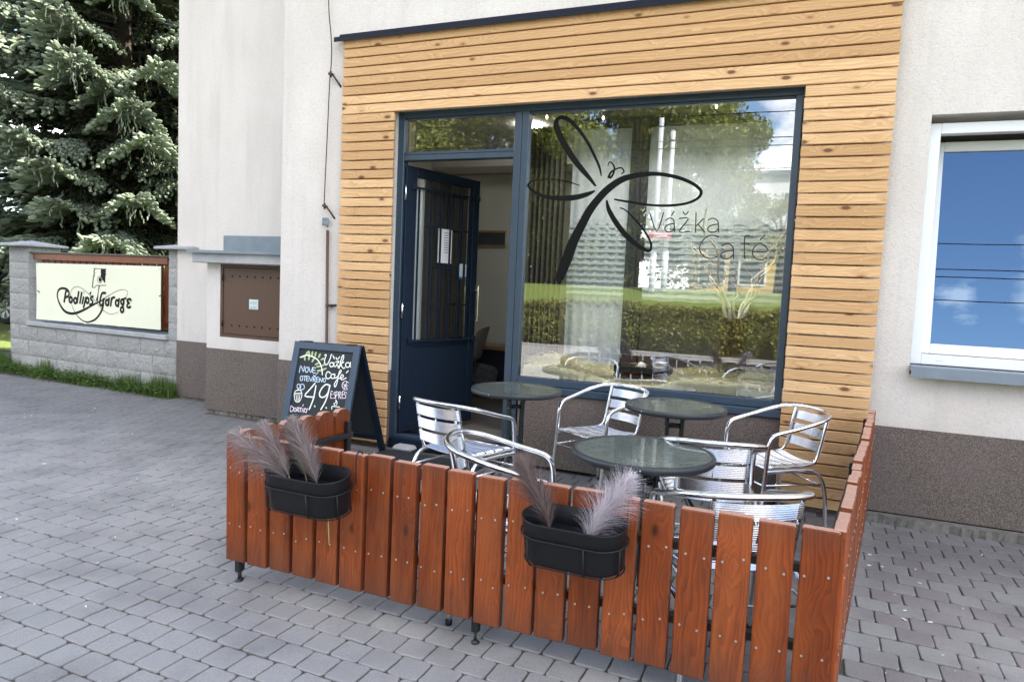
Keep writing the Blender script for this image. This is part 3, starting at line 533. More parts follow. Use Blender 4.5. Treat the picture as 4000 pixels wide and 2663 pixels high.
b.box(-14, 14, -10.7, -10.62, GZ-.1, GZ+.035, bev=.008); tag(b.build('kerb', M['concrete']), kind='structure')

def pavers(x0, x1, y0, y1, px, py, rot, ox, seed):
    rg = random.Random(seed); b = MB(); ca, sa = math.cos(rot), math.sin(rot)
    vs_ = []; fs = []; rr = []
    ny = int((y1-y0)/py)+6; nx = int((x1-x0)/px)+8
    for j in range(-3, ny):
        sh = (.5 if j % 2 else 0)+rg.uniform(-.06, .06)
        for i in range(-4, nx):
            cx = x0+(i+sh)*px+ox; cyy = y0+j*py
            X = x0+(cx-x0)*ca-(cyy-y0)*sa; Y = y0+(cx-x0)*sa+(cyy-y0)*ca
            if X < x0 or X > x1 or Y < y0 or Y > y1: continue
            if Y > 0.0 and -.66 < X: continue
            if Y > .30 and X > -1.82: continue
            if Y > .74 : continue
            hx = px/2-(.0024 if seed == 3 else .0012)-rg.uniform(0, .0016); hy = py/2-(.0020 if seed == 3 else .0038)-rg.uniform(0, .0018); z = GZ+rg.uniform(-.0018, .0018); tx, ty = rg.uniform(-.012, .012), rg.uniform(-.012, .012)
            aj = rg.uniform(-.018, .018); n0 = len(vs_)
            out = []; crn = .016
            for (sx, sy) in ((1, 1), (-1, 1), (-1, -1), (1, -1)):
                c1 = (sx*(hx-crn*rg.uniform(.4, 1.2)), sy*hy); c2 = (sx*hx, sy*(hy-crn*rg.uniform(.4, 1.2))); mid = (sx*(hx-crn*.28), sy*(hy-crn*.28))
                out += [c2, mid, c1] if sx*sy > 0 else [c1, mid, c2]
                # a bowed side point
                if (sx, sy) == (1, 1): out.append((rg.uniform(-.3, .3)*hx, hy+rg.uniform(-.0028, .0016)))
                elif (sx, sy) == (-1, 1): out.append((-hx+rg.uniform(-.0016, .0028), rg.uniform(-.3, .3)*hy))
                elif (sx, sy) == (-1, -1): out.append((rg.uniform(-.3, .3)*hx, -hy+rg.uniform(-.0016, .0028)))
                else: out.append((hx+rg.uniform(-.0028, .0016), rg.uniform(-.3, .3)*hy))
            K = len(out)
            for ring, (ins, dz) in enumerate(((.0034, 0), (.0012, -.0012), (0, -.0040), (0, -.02))):
                for (px_, py_) in out:
                    L = math.hypot(px_, py_); f = (L-ins*1.3)/L
                    ux, uy = px_*f, py_*f; vx = ux*math.cos(aj)-uy*math.sin(aj); vy = ux*math.sin(aj)+uy*math.cos(aj)
                    vs_.append((X+vx*ca-vy*sa, Y+vx*sa+vy*ca, z+dz+tx*vx+ty*vy))
            r_ = rg.random()
            fs.append(tuple(n0+k for k in range(K))); rr.append(r_)
            for ring in range(3):
                for k in range(K):
                    l = (k+1) % K; fs.append((n0+ring*K+k, n0+(ring+1)*K+k, n0+(ring+1)*K+l, n0+ring*K+l)); rr.append(r_)
    b.v = vs_; b.f = fs; b.r = rr; b.uv = [[(0, 0)]*len(f) for f in fs]; b.sm = [False for f in fs]; b.mi = [0]*len(fs)
    return b
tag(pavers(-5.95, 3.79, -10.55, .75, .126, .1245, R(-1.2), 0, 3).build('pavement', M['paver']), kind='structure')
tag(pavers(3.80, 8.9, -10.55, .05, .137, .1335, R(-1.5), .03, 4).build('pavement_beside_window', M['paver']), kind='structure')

# ------------------------------------------------------------------ the building
house = empty('cafe_building', (1.5, .06, GZ), 0, 'pale rendered house with the wood-clad cafe front and dark stone-chip base', 'building')
def part(b, name, mat, parent=None):
    o = b.build(name, mat, parent or house); 
    p = parent or house; o.matrix_parent_inverse = Matrix.Translation(-Vector(p.location)) if p.type == 'EMPTY' and p.rotation_euler.z == 0 else Matrix.Identity(4)
    return o
def grid_wall(b, xs, zs, y0, y1, holes, back=True, open_foot=False):
    """front faces at y0 (towards -Y), back faces at y1, reveals round the holes"""
    inh = lambda x, z: any(h[0] < x < h[1] and h[2] < z < h[3] for h in holes)
    for i in range(len(xs)-1):
        for j in range(len(zs)-1):
            xa, xb, za, zb = xs[i], xs[i+1], zs[j], zs[j+1]
            if inh((xa+xb)/2, (za+zb)/2): continue
            b.face([(xa, y0, za), (xb, y0, za), (xb, y0, zb), (xa, y0, zb)])
            if back: b.face([(xb, y1, za), (xa, y1, za), (xa, y1, zb), (xb, y1, zb)])
    for (xa, xb, za, zb) in holes:
        b.face([(xa, y0, za), (xa, y0, zb), (xa, y1, zb), (xa, y1, za)]); b.face([(xb, y0, zb), (xb, y0, za), (xb, y1, za), (xb, y1, zb)])
        b.face([(xa, y0, zb), (xb, y0, zb), (xb, y1, zb), (xa, y1, zb)])
        if not (open_foot and za <= zs[0]+.001): b.face([(xa, y0, za), (xa, y1, za), (xb, y1, za), (xb, y0, za)])
WX0, WX1 = 4.255, 5.75
TOP = 8.7  # unseen height and extent of the house, shaped to place its shadow
b = MB(); grid_wall(b, [-.66, .488, 3.538, WX0, WX1, 20.0], [.6, .905, 2.478, 2.703, TOP], .06, .36, [(.488, 3.538, .6, 2.703), (WX0, WX1, .905, 2.478)], open_foot=True)
b.face([(-.66, .06, TOP), (-.66, .06, .6), (-.66, .75, .6), (-.66, .75, TOP)][::-1])
b.face([(4.05, .0598, .56), (20, .0598, .56), (20, .0598, .601), (4.05, .0598, .601)])
b.face([(20, .06, .6), (20, 3.35, .6), (20, 3.35, TOP), (20, .06, TOP)])
b.face([(20, 3.35, -.3), (-2.66, 3.35, -.3), (-2.66, 3.35, TOP), (20, 3.35, TOP)])
part(b, 'wall', M['plaster'])
b = MB()   # recessed wall left of the shop, with the side wall of the house
b.face([(-2.66, .75, .593), (-.66, .75, .593), (-.66, .75, TOP), (-2.66, .75, TOP)])
b.face([(-2.66, 3.35, -.3), (-2.66, .75, -.3), (-2.66, .75, TOP), (-2.66, 3.35, TOP)])
part(b, 'recessed_wall', M['plaster'])
b = MB()   # plinth
b.box(-.662, .486, .055, .30, -.02, .6); b.box(1.648, 3.54, .075, .30, GZ+.02, .548); b.box(3.54, 20, .055, .30, .02, .565)
b.box(3.54, 4.05, .056, .30, -.06, .019)
b.box(-2.662, -1.818, .744, .80, -.015, .593); b.box(-1.818, -.664, .344, .60, -.012, .602)
part(b, 'stone_chip_plinth', M['granite'])
def rough_strip(b, x0, x1, y, z0, z1, n, amp):
    P = []
    for i in range(n+1):
        x = x0+(x1-x0)*i/n; P.append((x, y+rng.uniform(-amp, amp), y+.02+rng.uniform(-amp, amp)*.4))
    for i in range(n):
        (xa, a0, a1), (xb, b0, b1) = P[i], P[i+1]
        b.face([(xa, a0, z0), (xb, b0, z0), (xb, b1-.01, z1), (xa, a1-.01, z1)])
        b.face([(xa, a1-.01, z1), (xb, b1-.01, z1), (xb, y+.06, z1+.005), (xa, y+.06, z1+.005)])
for args in ((-2.66, -1.82, .75, GZ-.05, -.012, 40, .025), (-1.82, -.66, .35, GZ-.05, -.010, 50, .022), (-.66, .5, .05, GZ-.05, -.018, 40, .015), (4.0, 9, -.02, GZ-.05, .012, 160, .02)):
    b = MB(); rough_strip(b, *args); part(b, 'footing', M['footing'])
b = MB()   # block that carries the meter cupboard
grid_wall(b, [-1.815, -1.645, -.80, -.664], [.602, .722, 1.433, 1.436], .35, .42, [(-1.645, -.80, .722, 1.433)], back=False)
b.face([(-1.815, .75, .602), (-1.815, .35, .602), (-1.815, .35, 1.436), (-1.815, .75, 1.436)])
part(b, 'meter_cupboard_housing', M['plaster'])
b = MB(); b.box(-1.90, -.664, .235, .749, 1.437, 1.545, bev=.006); part(b, 'concrete_canopy', M['concrete'])
b = MB(); b.box(-1.93, -.664, .20, .70, 1.5475, 1.556); b.box(-1.93, -.664, .197, .203, 1.53, 1.5475); b.box(-2.0, -.664, .735, .749, 1.5565, 1.735, bev=.003)
part(b, 'canopy_flashing', M['zinc'])
cupb = MB(); cupb.box(-1.645, -1.615, .352, .40, .722, 1.433); cupb.box(-.83, -.80, .352, .40, .722, 1.433); cupb.box(-1.615, -.83, .352, .40, 1.403, 1.433); cupb.box(-1.615, -.83, .352, .40, .722, .752)
cf = part(cupb, 'meter_cupboard_frame', M['rust'])
b = MB(); b.box(-1.613, -.832, .358, .375, .755, 1.40, bev=.003)
for i in range(7):
    for z in (.845, 1.315):
        pass
cd_ = part(b, 'meter_cupboard_door', M['rust'])
b = MB()
for i in range(8):
    for z in (.84, 1.318):
        cx = -1.50+i*.094
        b.face([(cx+.010*math.cos(a), .3565, z+.010*math.sin(a)) for a in [-2*math.pi*k/12 for k in range(12)]])
o = part(b, 'vent_holes', M['ink'])
b = MB(); b.box(-1.285, -1.175, .3545, .3575, 1.01, 1.105)
o = part(b, 'notice_plate', plain('pale_green_plate', (.55, .64, .60), .5))
b = MB()
for j, (wd, zz) in enumerate(((.018, 1.072), (.018, 1.025))):
    for i in range(4):
        x = -1.272+i*.021; b.box(x, x+.004, .3535, .3545, zz-.012, zz+.012); b.box(x+.013, x+.017, .3535, .3545, zz-.012, zz+.012); b.box(x, x+.017, .3535, .3545, zz+(.009 if i % 2 else -.002), zz+(.012 if i % 2 else .001))
part(b, 'faded_plate_lettering', plain('faded_grey_ink', (.36, .43, .42), .6))
b = MB()
for z in (.86, 1.30): b.tube([(-1.618, .348, z-.03), (-1.618, .348, z+.03)], .007, 8)
part(b, 'hinge', M['blackmetal'])
# roof
b = MB(); b.box(-2.66, 20.0, .06, 3.35, TOP, TOP+.12); b.box(-2.85, 20.2, -.25, 3.6, TOP+.12, TOP+.22); part(b, 'roof', M['zinc'])

# --- larch cladding: one part (boards), battens behind, black flashing on top
b = MB()
BZ = lambda k: (33-k)*.075+.88          # top edge of board k
for k in range(1, 45):
    zt = BZ(k); zb = zt-.066
    if k == 44: zb = zt-.060
    if k <= 8: segs = [(0.0, 4.048)]
    else: segs = [(0.0, .508), (3.536, 4.048)]
    for (xa, xb) in segs:
        j = lambda: rng.uniform(-.0022, .0022)
        y0 = rng.uniform(-.0012, .0012)
        b.box(xa+j(), xb+j(), y0, .026, zb+j()*.4, zt+j()*.4, axis=0, bev=.0035)
part(b, 'larch_cladding', M['larch'])
b = MB()
for x in (.14, .36, 3.62, 3.93): b.box(x-.022, x+.022, .0265, .0585, -.02, 3.28)
for x in (.74, 1.34, 1.96, 2.58, 3.2): b.box(x-.022, x+.022, .0265, .0585, 2.705, 3.28)
part(b, 'cladding_battens', M['batten'])
b = MB()
for k in range(1, 44):
    zt = BZ(k)-.033
    for x in ([.14, .36, 3.62, 3.93]+([.74, 1.34, 1.96, 2.58, 3.2] if k <= 8 else [])):
        b.prism([(.0038*math.cos(a), .0038*math.sin(a)) for a in [math.pi*i/3 for i in range(6)]], frame((x+rng.uniform(-.006, .006), -.0008, zt+rng.uniform(-.006, .006)), (1, 0, 0), (0, 0, 1)), -.0, .0012)
part(b, 'cladding_screws', M['screw'])
b = MB(); pr = [(.058, 3.350), (.050, 3.350), (.046, 3.322), (-.020, 3.298), (-.024, 3.266), (-.029, 3.266), (-.026, 3.304), (.040, 3.330)]
n = len(pr)
for i in range(n):
    j = (i+1) % n; b.face([(-.075, pr[i][0], pr[i][1]), (-.075, pr[j][0], pr[j][1]), (4.11, pr[j][0], pr[j][1]), (4.11, pr[i][0], pr[i][1])])
b.face([(-.075, p[0], p[1]) for p in pr]); b.face([(4.11, p[0], p[1]) for p in pr[::-1]])
for x in (.4, 1.05, 1.9, 2.7, 3.5): b.tube([(x, .0, 3.306), (x, -.002, 3.318)], .007, 8)
part(b, 'drip_flashing', plain('navy_flashing', (.006, .009, .018), .6, spec=.2))

# --- shop front frame (plane Y=.10)
FY = .10
def fr(x0, x1, z0, z1, b, y0=FY, y1=.175, bev=.004):
    (xa, za), (xb, zb) = onto(x0, z0, .06, .10), onto(x1, z1, .06, .10); b.box(xa, xb, y0, y1, za, zb, bev=bev)
b = MB()
fr(.504, .570, .045, 2.695, b); fr(.570, 3.529, 2.643, 2.695, b, .1005)
fr(3.484, 3.529, .56, 2.643, b); fr(1.527, 1.586, .045, 2.643, b); fr(1.589, 1.642, .045, 2.643, b, .098)
fr(.570, 1.527, 2.308, 2.352, b, .1015); fr(.570, 1.527, 2.354, 2.377, b, .112)
fr(1.642, 3.484, .60, .655, b, .101); fr(.570, 1.527, .045, .075, b, .095)
fr(1.642, 3.484, 2.628, 2.643, b, .115); fr(.578, 1.527, 2.63, 2.643, b, .115)
shopf = part(b, 'shop_front_frame', M['frame'])
b = MB(); fr(1.60, 3.535, .548, .5985, b, .052, .17); part(b, 'shop_front_sill', M['frame'])
b = MB(); b.box(.50, 1.60, .07, .36, GZ, .045, bev=.006); part(b, 'door_step', M['frame_dark'])
def pane(b, x0, x1, z0, z1, y): 
    (xa, za), (xb, zb) = onto(x0, z0, .06, y), onto(x1, z1, .06, y); b.face([(xa, y, za), (xb, y, za), (xb, y, zb), (xa, y, zb)])
b = MB(); pane(b, 1.636, 3.492, .648, 2.636, .130); dw = part(b, 'display_window_pane', M['glass'])
b = MB(); pane(b, .566, 1.53, 2.37, 2.638, .130); part(b, 'transom_window_pane', M['glass'])
def child(o, parent):       # sub-part: keep the drawn world coordinates
    o.parent = parent; o.matrix_parent_inverse = Matrix.Identity(4); return o
GM = frame((0, .1285, 0), (1, 0, 0), (0, 0, 1))
def glassmarks(strokes):
    out = []
    for s_ in strokes:
        o_ = []
        for x, z, h in s_:
            X, Z = onto(x/1000, z/1000, .095, .1285); o_.append((X, Z, h/1000))
        out.append(o_)
    return out
b = MB()
for i, s_ in enumerate(glassmarks(ST['dragon'])): b.ribbon(s_, GM, .0006+i*.0001, 6)
child(b.build('dragonfly_emblem', M['ink']), dw)
b = MB()
for i, s_ in enumerate(glassmarks(ST['text'])): b.ribbon([(x_, y_, h_*1.4) for x_, y_, h_ in s_], GM, .0014+i*.00006, 5 if len(s_) > 6 else 3)
child(b.build('window_lettering', plain('dark_brown_vinyl', (.02, .014, .010), .4)), dw)

# --- door leaf, open inwards (local x along the leaf, y away from the outer face)
hx, hz = onto(.605, 0, .06, .12)
ang = math.atan2(.85, .262)
b = MB(); b.box(0, .118, 0, .055, .075, 2.285, bev=.004); b.box(.81, .889, 0, .055, .075, 2.285, bev=.004); b.box(.118, .81, .0005, .0545, 2.205, 2.285, bev=.004); b.box(.118, .81, .0005, .0545, .795, .835, bev=.003); b.box(.118, .81, .008, .047, .14, .795); b.box(.118, .81, .0005, .0545, .075, .14, bev=.003)
door = b.build('entrance_door', M['frame_dark']); door.location = (hx, .12, 0); door.rotation_euler = (0, 0, ang); door.parent = house; door.matrix_parent_inverse = Matrix.Translation(-Vector(house.location))
b = MB(); b.face([(.116, .028, .83), (.812, .028, .83), (.812, .028, 2.21), (.116, .028, 2.21)]); b.build('door_pane', M['glass'], door)
b = MB(); g = -.020
for z in (2.115, .845): b.box(.06, .86, g-.006, g+.006, z-.008, z+.008)
for x in (.125, .267, .385, .502, .620, .738): b.box(x-.007, x+.007, g-.0055, g+.0055, .853, 2.107)
for (xa, xb, z) in ((.274, .378, 1.815), (.627, .731, 1.806), (.392, .495, 1.47), (.509, .613, 1.47), (.274, .378, 1.153), (.627, .731, 1.153)): b.box(xa, xb, g-.006, g+.006, z-.007, z+.007)
for x in (.075, .85):
    for z in (2.115, .845): b.box(x-.02, x+.02, g-.008, -.001, z-.022, z+.022, bev=.003)
b.build('door_grille', M['frame_dark'], door)
b = MB(); b.box(.85, .862, -.06, -.048, 1.0, 1.33, bev=.004); b.box(.85, .862, -.05, .0, 1.03, 1.05); b.box(.85, .862, -.05, .0, 1.28, 1.30); b.box(.889, .891, .01, .04, .88, 1.0); b.box(.889, .892, .014, .036, 1.55, 1.72)
b.build('door_handle', M['chrome'], door)
b = MB(); N = 60
for i in range(N):
    xa = .27+.54*i/N; xb = .27+.54*(i+1)/N; ya = .075+.014*math.sin(i*1.1)+.006*math.sin(i*2.3); yb = .075+.014*math.sin((i+1)*1.1)+.006*math.sin((i+1)*2.3)
    b.face([(xa, ya, .80), (xb, yb, .80), (xb, yb, 2.25), (xa, ya, 2.25)], smooth=False)
b.build('door_reflection_folds', M['curtain'], door)  # grey folds added where the door glass mirrors the interior
b = MB(); b.box(.118, .262, .06, .066, .82, 2.12); b.build('door_reflection_strip', M['white'], door)  # white strip added in place of a reflection in the pane
b = MB(); b.box(.395, .565, .019, .020, 1.515, 1.81); pp = b.build('paper_notice', M['paper'], door)
b = MB()
for i in range(9):
    z = 1.775-.021*i; b.box(.470, .470+.05*(1 if i else 1.4), .0182, .0188, z, z+.005)
    b.box(.535, .556, .0182, .0188, z, z+.005)
b.build('notice_print', M['ink'], door)
b = MB(); b.box(.665, .715, .019, .020, 1.40, 1.52); b.box(.748, .79, .019, .020, 1.40, 1.52); st = b.build('door_sticker', plain('pale_sticker', (.50, .62, .66), .4), door)
b = MB(); b.box(.665, .715, .0182, .0188, 1.385, 1.405); b.box(.748, .79, .0182, .0188, 1.385, 1.405); b.build('sticker_band', plain('blue_band', (.03, .12, .35), .4), door)
b = MB()
for z in (2.06, 1.10, .33): b.tube([(-.012, -.008, z-.06), (-.012, -.008, z+.06)], .009, 8)
b.build('door_hinge', M['chrome'], door)

# --- interior
b = MB()
b.box(-.60, 8.9, 3.0, 3.1, 0, 2.69); b.box(-.62, -.55, .37, 3.0, 0, 2.95); b.box(4.10, 4.17, .37, 3.0, 0, 2.95)
part(b, 'interior_wall', M['whitewall'])
b = MB(); b.box(-.6, 8.9, .2, 3.1, -.02, .03); part(b, 'interior_floor', M['floor'])
b = MB(); b.box(-.6, 8.9, .362, 3.1, 2.95, 3.0); b.box(-.55, 4.1, 2.5, 3.0, 2.70, 2.949); part(b, 'ceiling', M['ceil'])
# partition behind the display: dark posts, pale panels, pleated dark drape
b = MB(); b.box(2.205, 2.352, .98, 1.06, .0, 2.80, bev=.006); b.box(3.50, 3.62, .98, 1.06, 0, 2.80); b.box(1.62, 3.62, .985, 1.055, 2.715, 2.80); b.box(2.26, 2.30, .965, .985, .65, 2.715, bev=.004)
part(b, 'partition_posts', M['darkpost'])
b = MB(); N = 40
for (xa, xb, z0, z1) in ((1.685, 2.203, .60, 2.71), (2.354, 3.50, 1.272, 2.71)):
    for i in range(N):
        x0 = xa+(xb-xa)*i/N; x1 = xa+(xb-xa)*(i+1)/N; ya = 1.03+.006*math.sin(i*.9); yb = 1.03+.006*math.sin((i+1)*.9); za = z0+.004*math.sin(i*.7); zb = z0+.004*math.sin((i+1)*.7)
        b.face([(x0, ya, za), (x1, yb, zb), (x1, yb, z1), (x0, ya, z1)], smooth=True)
part(b, 'pale_net_curtain', M['net'])
b = MB(); b2 = MB()
for i in range(13):
    z = 1.30+i*.052
    for (xa, xb) in ((1.69, 2.20), (2.36, 3.495)):
        if xa > 2.3 and z < 1.3: continue
        b.box(xa, xb, 1.0, 1.006, z, z+.024)
part(b, 'blind_slats', plain('pale_slats', (.54, .61, .65), .8))
b = MB(); N = 90
for i in range(N):
    x0 = 1.18+.50*i/N; x1 = 1.18+.50*(i+1)/N; ya = .90+.03*math.sin(i*.75); yb = .90+.03*math.sin((i+1)*.75)
    b.face([(x0, ya, .05), (x1, yb, .05), (x1, yb, 2.72), (x0, ya, 2.72)], smooth=True)
part(b, 'pleated_drape', M['curtain'])
b = MB(); b.lathe([(.0, 2.925), (.12, 2.925)], 24, cx=1.0, cy=1.7); o = part(b, 'added_room_light', M['added_light'])  # unseen glowing disc added to brighten the wall inside the door
b = MB(); b.box(1.62, 3.62, .18, .80, .03, .655); part(b, 'display_shelf', M['whitewall'])
for (x, y) in ((1.93, .52), (2.55, .52), (3.12, .52)):  # deep cans and strong glow shaped to throw light down on the straw
    b = MB(); b.lathe([(.100, 2.945), (.100, 2.80), (.118, 2.80), (.122, 2.81), (.122, 2.945)], 28, cx=x, cy=y); o = part(b, 'ceiling_lamp', M['zinc'])
    b = MB(); b.lathe([(.0, 2.93), (.095, 2.93)], 24, cx=x, cy=y); child(b.build('lamp_diffuser', M['lamp']), o)

# --- the white window right of the cladding: sash tilted inwards at the top
b = MB(); FYw = .125
b.box(WX0+.006, WX0+.066, FYw, FYw+.07, .966, 2.44, bev=.004); b.box(WX1-.066, WX1-.006, FYw, FYw+.07, .966, 2.44, bev=.004)
b.box(WX0+.066, WX1-.066, FYw, FYw+.0695, 2.375, 2.44, bev=.004); b.box(WX0+.066, WX1-.066, FYw, FYw+.0695, .966, 1.03, bev=.004)
b.box(WX0+.15, WX0+.185, FYw-.003, FYw, .995, 1.005, bev=.001)
wf = part(b, 'white_window_frame', M['white'])
th = R(6.5); SM = Matrix.Translation((0, FYw+.022, 1.035)) @ Matrix.Rotation(-th, 4, 'X')
b = MB(); sx0, sx1, sh = WX0+.052, WX1-.052, 1.335
b.box(sx0, sx0+.062, 0, .06, 0, sh, SM, bev=.005); b.box(sx1-.062, sx1, 0, .06, 0, sh, SM, bev=.005); b.box(sx0+.062, sx1-.062, 0, .0595, sh-.062, sh, SM, bev=.005); b.box(sx0+.062, sx1-.062, 0, .0595, 0, .062, SM, bev=.005)
sa = part(b, 'tilted_sash', M['white'])
b = MB(); b.face([SM @ Vector(p) for p in ((sx0+.058, .018, .058), (sx1-.058, .018, .058), (sx1-.058, .018, sh-.058), (sx0+.058, .018, sh-.058))]); child(b.build('window_pane', M['glass2']), sa)
b = MB(); b.box(WX0-.003, WX1+.02, -.035, .124, .93, .962, bev=.003); b.box(WX0-.003, WX1+.02, -.037, -.033, .895, .955); part(b, 'window_sill', M['zinc'])
b = MB(); b.box(WX0+.0, WX1, .40, .41, .9, 2.5); part(b, 'window_blind', plain('dark_blind', (.05, .05, .055), .8))
# ------------------------------------------------------------------ lightning conductor on the wall
WR = [(a/1000, c/1000) for a, c in ST['wire']]
lc = empty('lightning_conductor', (-.12, .04, .75), 0, 'thin rusty cable running down the white wall into a brown pipe', 'cable')
def sub(b, name, mat, root, loc):
    """mesh drawn in world coordinates, parented to a root empty at loc (no rotation)"""
    o = b.build(name, mat, root); o.matrix_parent_inverse = Matrix.Translation(-Vector(loc)); return o
L0 = lc.location
b = MB(); top = [(WR[0][0]-.03, .028, TOP-.05), (WR[0][0]-.02, .028, 4.4)]
b.tube(smooth3(top+[(x, .028, z) for x, z in WR[:8]], 4), .0042, 7); sub(b, 'cable', M['rustwire'], lc, L0)
b = MB(); b.tube([(WR[9][0], .034, WR[9][1]), (WR[10][0]+.002, .034, .3), (WR[10][0]+.004, .034, GZ)], .0125, 12); b.tube([(WR[8][0]+.002, .03, WR[8][1]), (WR[9][0], .034, WR[9][1]+.03)], .006, 8); sub(b, 'brown_pipe', M['rust'], lc, L0)
b = MB(); x, z = WR[8]; b.box(x-.030, x+.030, .020, .036, z-.034, z+.034, bev=.004)
for dx in (-.018, .018):
    for dz in (-.018, .018): b.tube([(x+dx, .02, z+dz), (x+dx, .014, z+dz)], .006, 6)
sub(b, 'test_clamp', M['zinc'], lc, L0)
for (x, z, k) in ((WR[12][0], WR[12][1], 1), (WR[13][0], WR[13][1], 1), (WR[11][0]+.01, WR[11][1], 0)):
    b = MB()
    if k:
        b.tube([(x, .028, z+.01), (x+.03, .03, z-.02), (x+.075, .06, z-.095)], .0075, 8); b.tube([(x-.022, .02, z+.012), (x+.022, .02, z+.0)], .011, 8); b.tube([(x-.004, .022, z-.018), (x-.004, .022, z+.03)], .009, 8)
    else:
        b.tube([(x-.045, .03, z-.004), (x+.05, .055, z+.006)], .008, 8); b.box(x-.022, x+.022, .016, .05, z-.012, z+.012, bev=.003)
    sub(b, 'wall_bracket', M['rustwire'], lc, L0)

# ------------------------------------------------------------------ block fence with the garage sign
A4 = R(-4); t4 = Vector((math.cos(A4), math.sin(A4), 0)); n4 = Vector((-math.sin(A4), math.cos(A4), 0))
FL = Vector((-2.725, .80, 0))
FM = Matrix(((t4.x, n4.x, 0, FL.x), (t4.y, n4.y, 0, FL.y), (0, 0, 1, 0), (0, 0, 0, 1)))   # local x along the wall, y away from street, z up
bf = empty('block_fence', (FL.x-1.5, FL.y+.1, GZ), 0, 'grey split-face block garden wall with two capped pillars beside the house', 'wall')
bf.rotation_euler = (0, 0, 0)
L0 = bf.location
def stone_block(b, x0, x1, y0, y1, z0, z1, amp, M_, side=False):
    """a block with a rough, subdivided street face"""
    nx = max(2, int((x1-x0)/.028)); nz = max(2, int((z1-z0)/.028)); r = rng.random(); vs_ = []
    sd_ = rng.uniform(0, 99)
    for j in range(nz+1):
        for i in range(nx+1):
            x = x0+(x1-x0)*i/nx; z = z0+(z1-z0)*j/nz
            e = min(i, nx-i, j, nz-j); k = 0 if e == 0 else (1 if e > 1 else .7)
            d = noise.noise(Vector((x*16+sd_, z*16, sd_)))*.6+noise.noise(Vector((x*40+sd_, z*40, 3)))*.5
            vs_.append(M_ @ Vector((x, y0-k*(.006+amp*(d+.3)), z)))
    fs = [(j*(nx+1)+i, j*(nx+1)+i+1, (j+1)*(nx+1)+i+1, (j+1)*(nx+1)+i) for j in range(nz) for i in range(nx)]
    b.idx(vs_, fs, smooth=False, r=r)
    c = [(x0, y0, z0), (x1, y0, z0), (x1, y1, z0), (x0, y1, z0), (x0, y0, z1), (x1, y0, z1), (x1, y1, z1), (x0, y1, z1)]; c = [M_ @ Vector(p) for p in c]
    for f in ((1, 2, 6, 5), (2, 3, 7, 6), (3, 0, 4, 7), (4, 5, 6, 7), (3, 2, 1, 0)): b.face([c[i] for i in f], None, r)
b = MB(); g = .003; zs = [-.21, -.015, .185, .385, .575]
for j in range(4):
    x = -3.20-(.2 if j % 2 else 0)-.0
    while x < 0.06:
        xa, xb = max(x, -3.20), min(x+.4, .06)
        if xb-xa > .05: stone_block(b, xa+g, xb-g, 0, .19, zs[j]+g, zs[j+1]-g, .010, FM)
        x += .4
sub(b, 'block_wall', M['splitface'], bf, L0)
b = MB(); b.box(-3.19, .05, .006, .185, -.2, .572, FM); sub(b, 'mortar_joints', M['mortar'], bf, L0)
for (xa, xb, y1, nm) in ((-3.20, -2.775, .40, 'left'), (-.128, .30, .40, 'right')):
    b = MB(); z = .575
    for k in range(5): stone_block(b, xa+.0, xb-.0, -.002, y1, z+g*.6, z+.1995-g*.6, .008, FM); z += .2
    p = sub(b, 'pillar', M['splitface'], bf, L0)
    b = MB(); b.box(xa+.006, xb-.006, .004, y1-.006, .575, z, FM); child(b.build('pillar_mortar', M['mortar']), p)
    b = MB(); x0, x1, y0, yy = xa-.11, xb+.075, -.11, y1+.06; cx, cy_ = (x0+x1)/2, (y0+yy)/2
    b.box(x0, x1, y0, yy, z+.002, z+.030, FM, bev=.004)
    v = [FM @ Vector(q) for q in ((x0+.004, y0+.004, z+.030), (x1-.004, y0+.004, z+.030), (x1-.004, yy-.004, z+.030), (x0+.004, yy-.004, z+.030), (cx, cy_, z+.085))]
    for f in ((0, 1, 4), (1, 2, 4), (2, 3, 4), (3, 0, 4)): b.face([v[i] for i in f])
    child(b.build('pillar_cap', M['concrete']), p)
b = MB(); x = -2.80
while x < -.13:
    xb = min(x+.46, -.128); b.box(x+.0015, xb-.0015, -.035, .28, .577, .628, FM, bev=.005); x += .46
sub(b, 'coping', M['concrete'], bf, L0)
# timber infill behind the sign
b = MB(); b.box(-2.74, -.2, .035, .075, 1.412, 1.494, FM, axis=0, bev=.004); b.box(-2.66, -2.60, .10, .14, .69, 1.415, FM, axis=2); b.box(-.27, -.17, .10, .14, .69, 1.415, FM, axis=2)
b.box(-2.72, -.16, .08, .12, .682, .765, FM, axis=0, bev=.004)
x = -2.58
while x < -.3: b.box(x, x+.095, .08, .10, .70, 1.43, FM, axis=2, bev=.003); x += .126
sub(b, 'timber_infill', M['stain'], bf, L0)
b = MB(); b.box(-2.78, -.13, .015, .16, 1.496, 1.512, FM); sub(b, 'brown_cap_strip', plain('brown_sheet', (.07, .055, .04), .5), bf, L0)
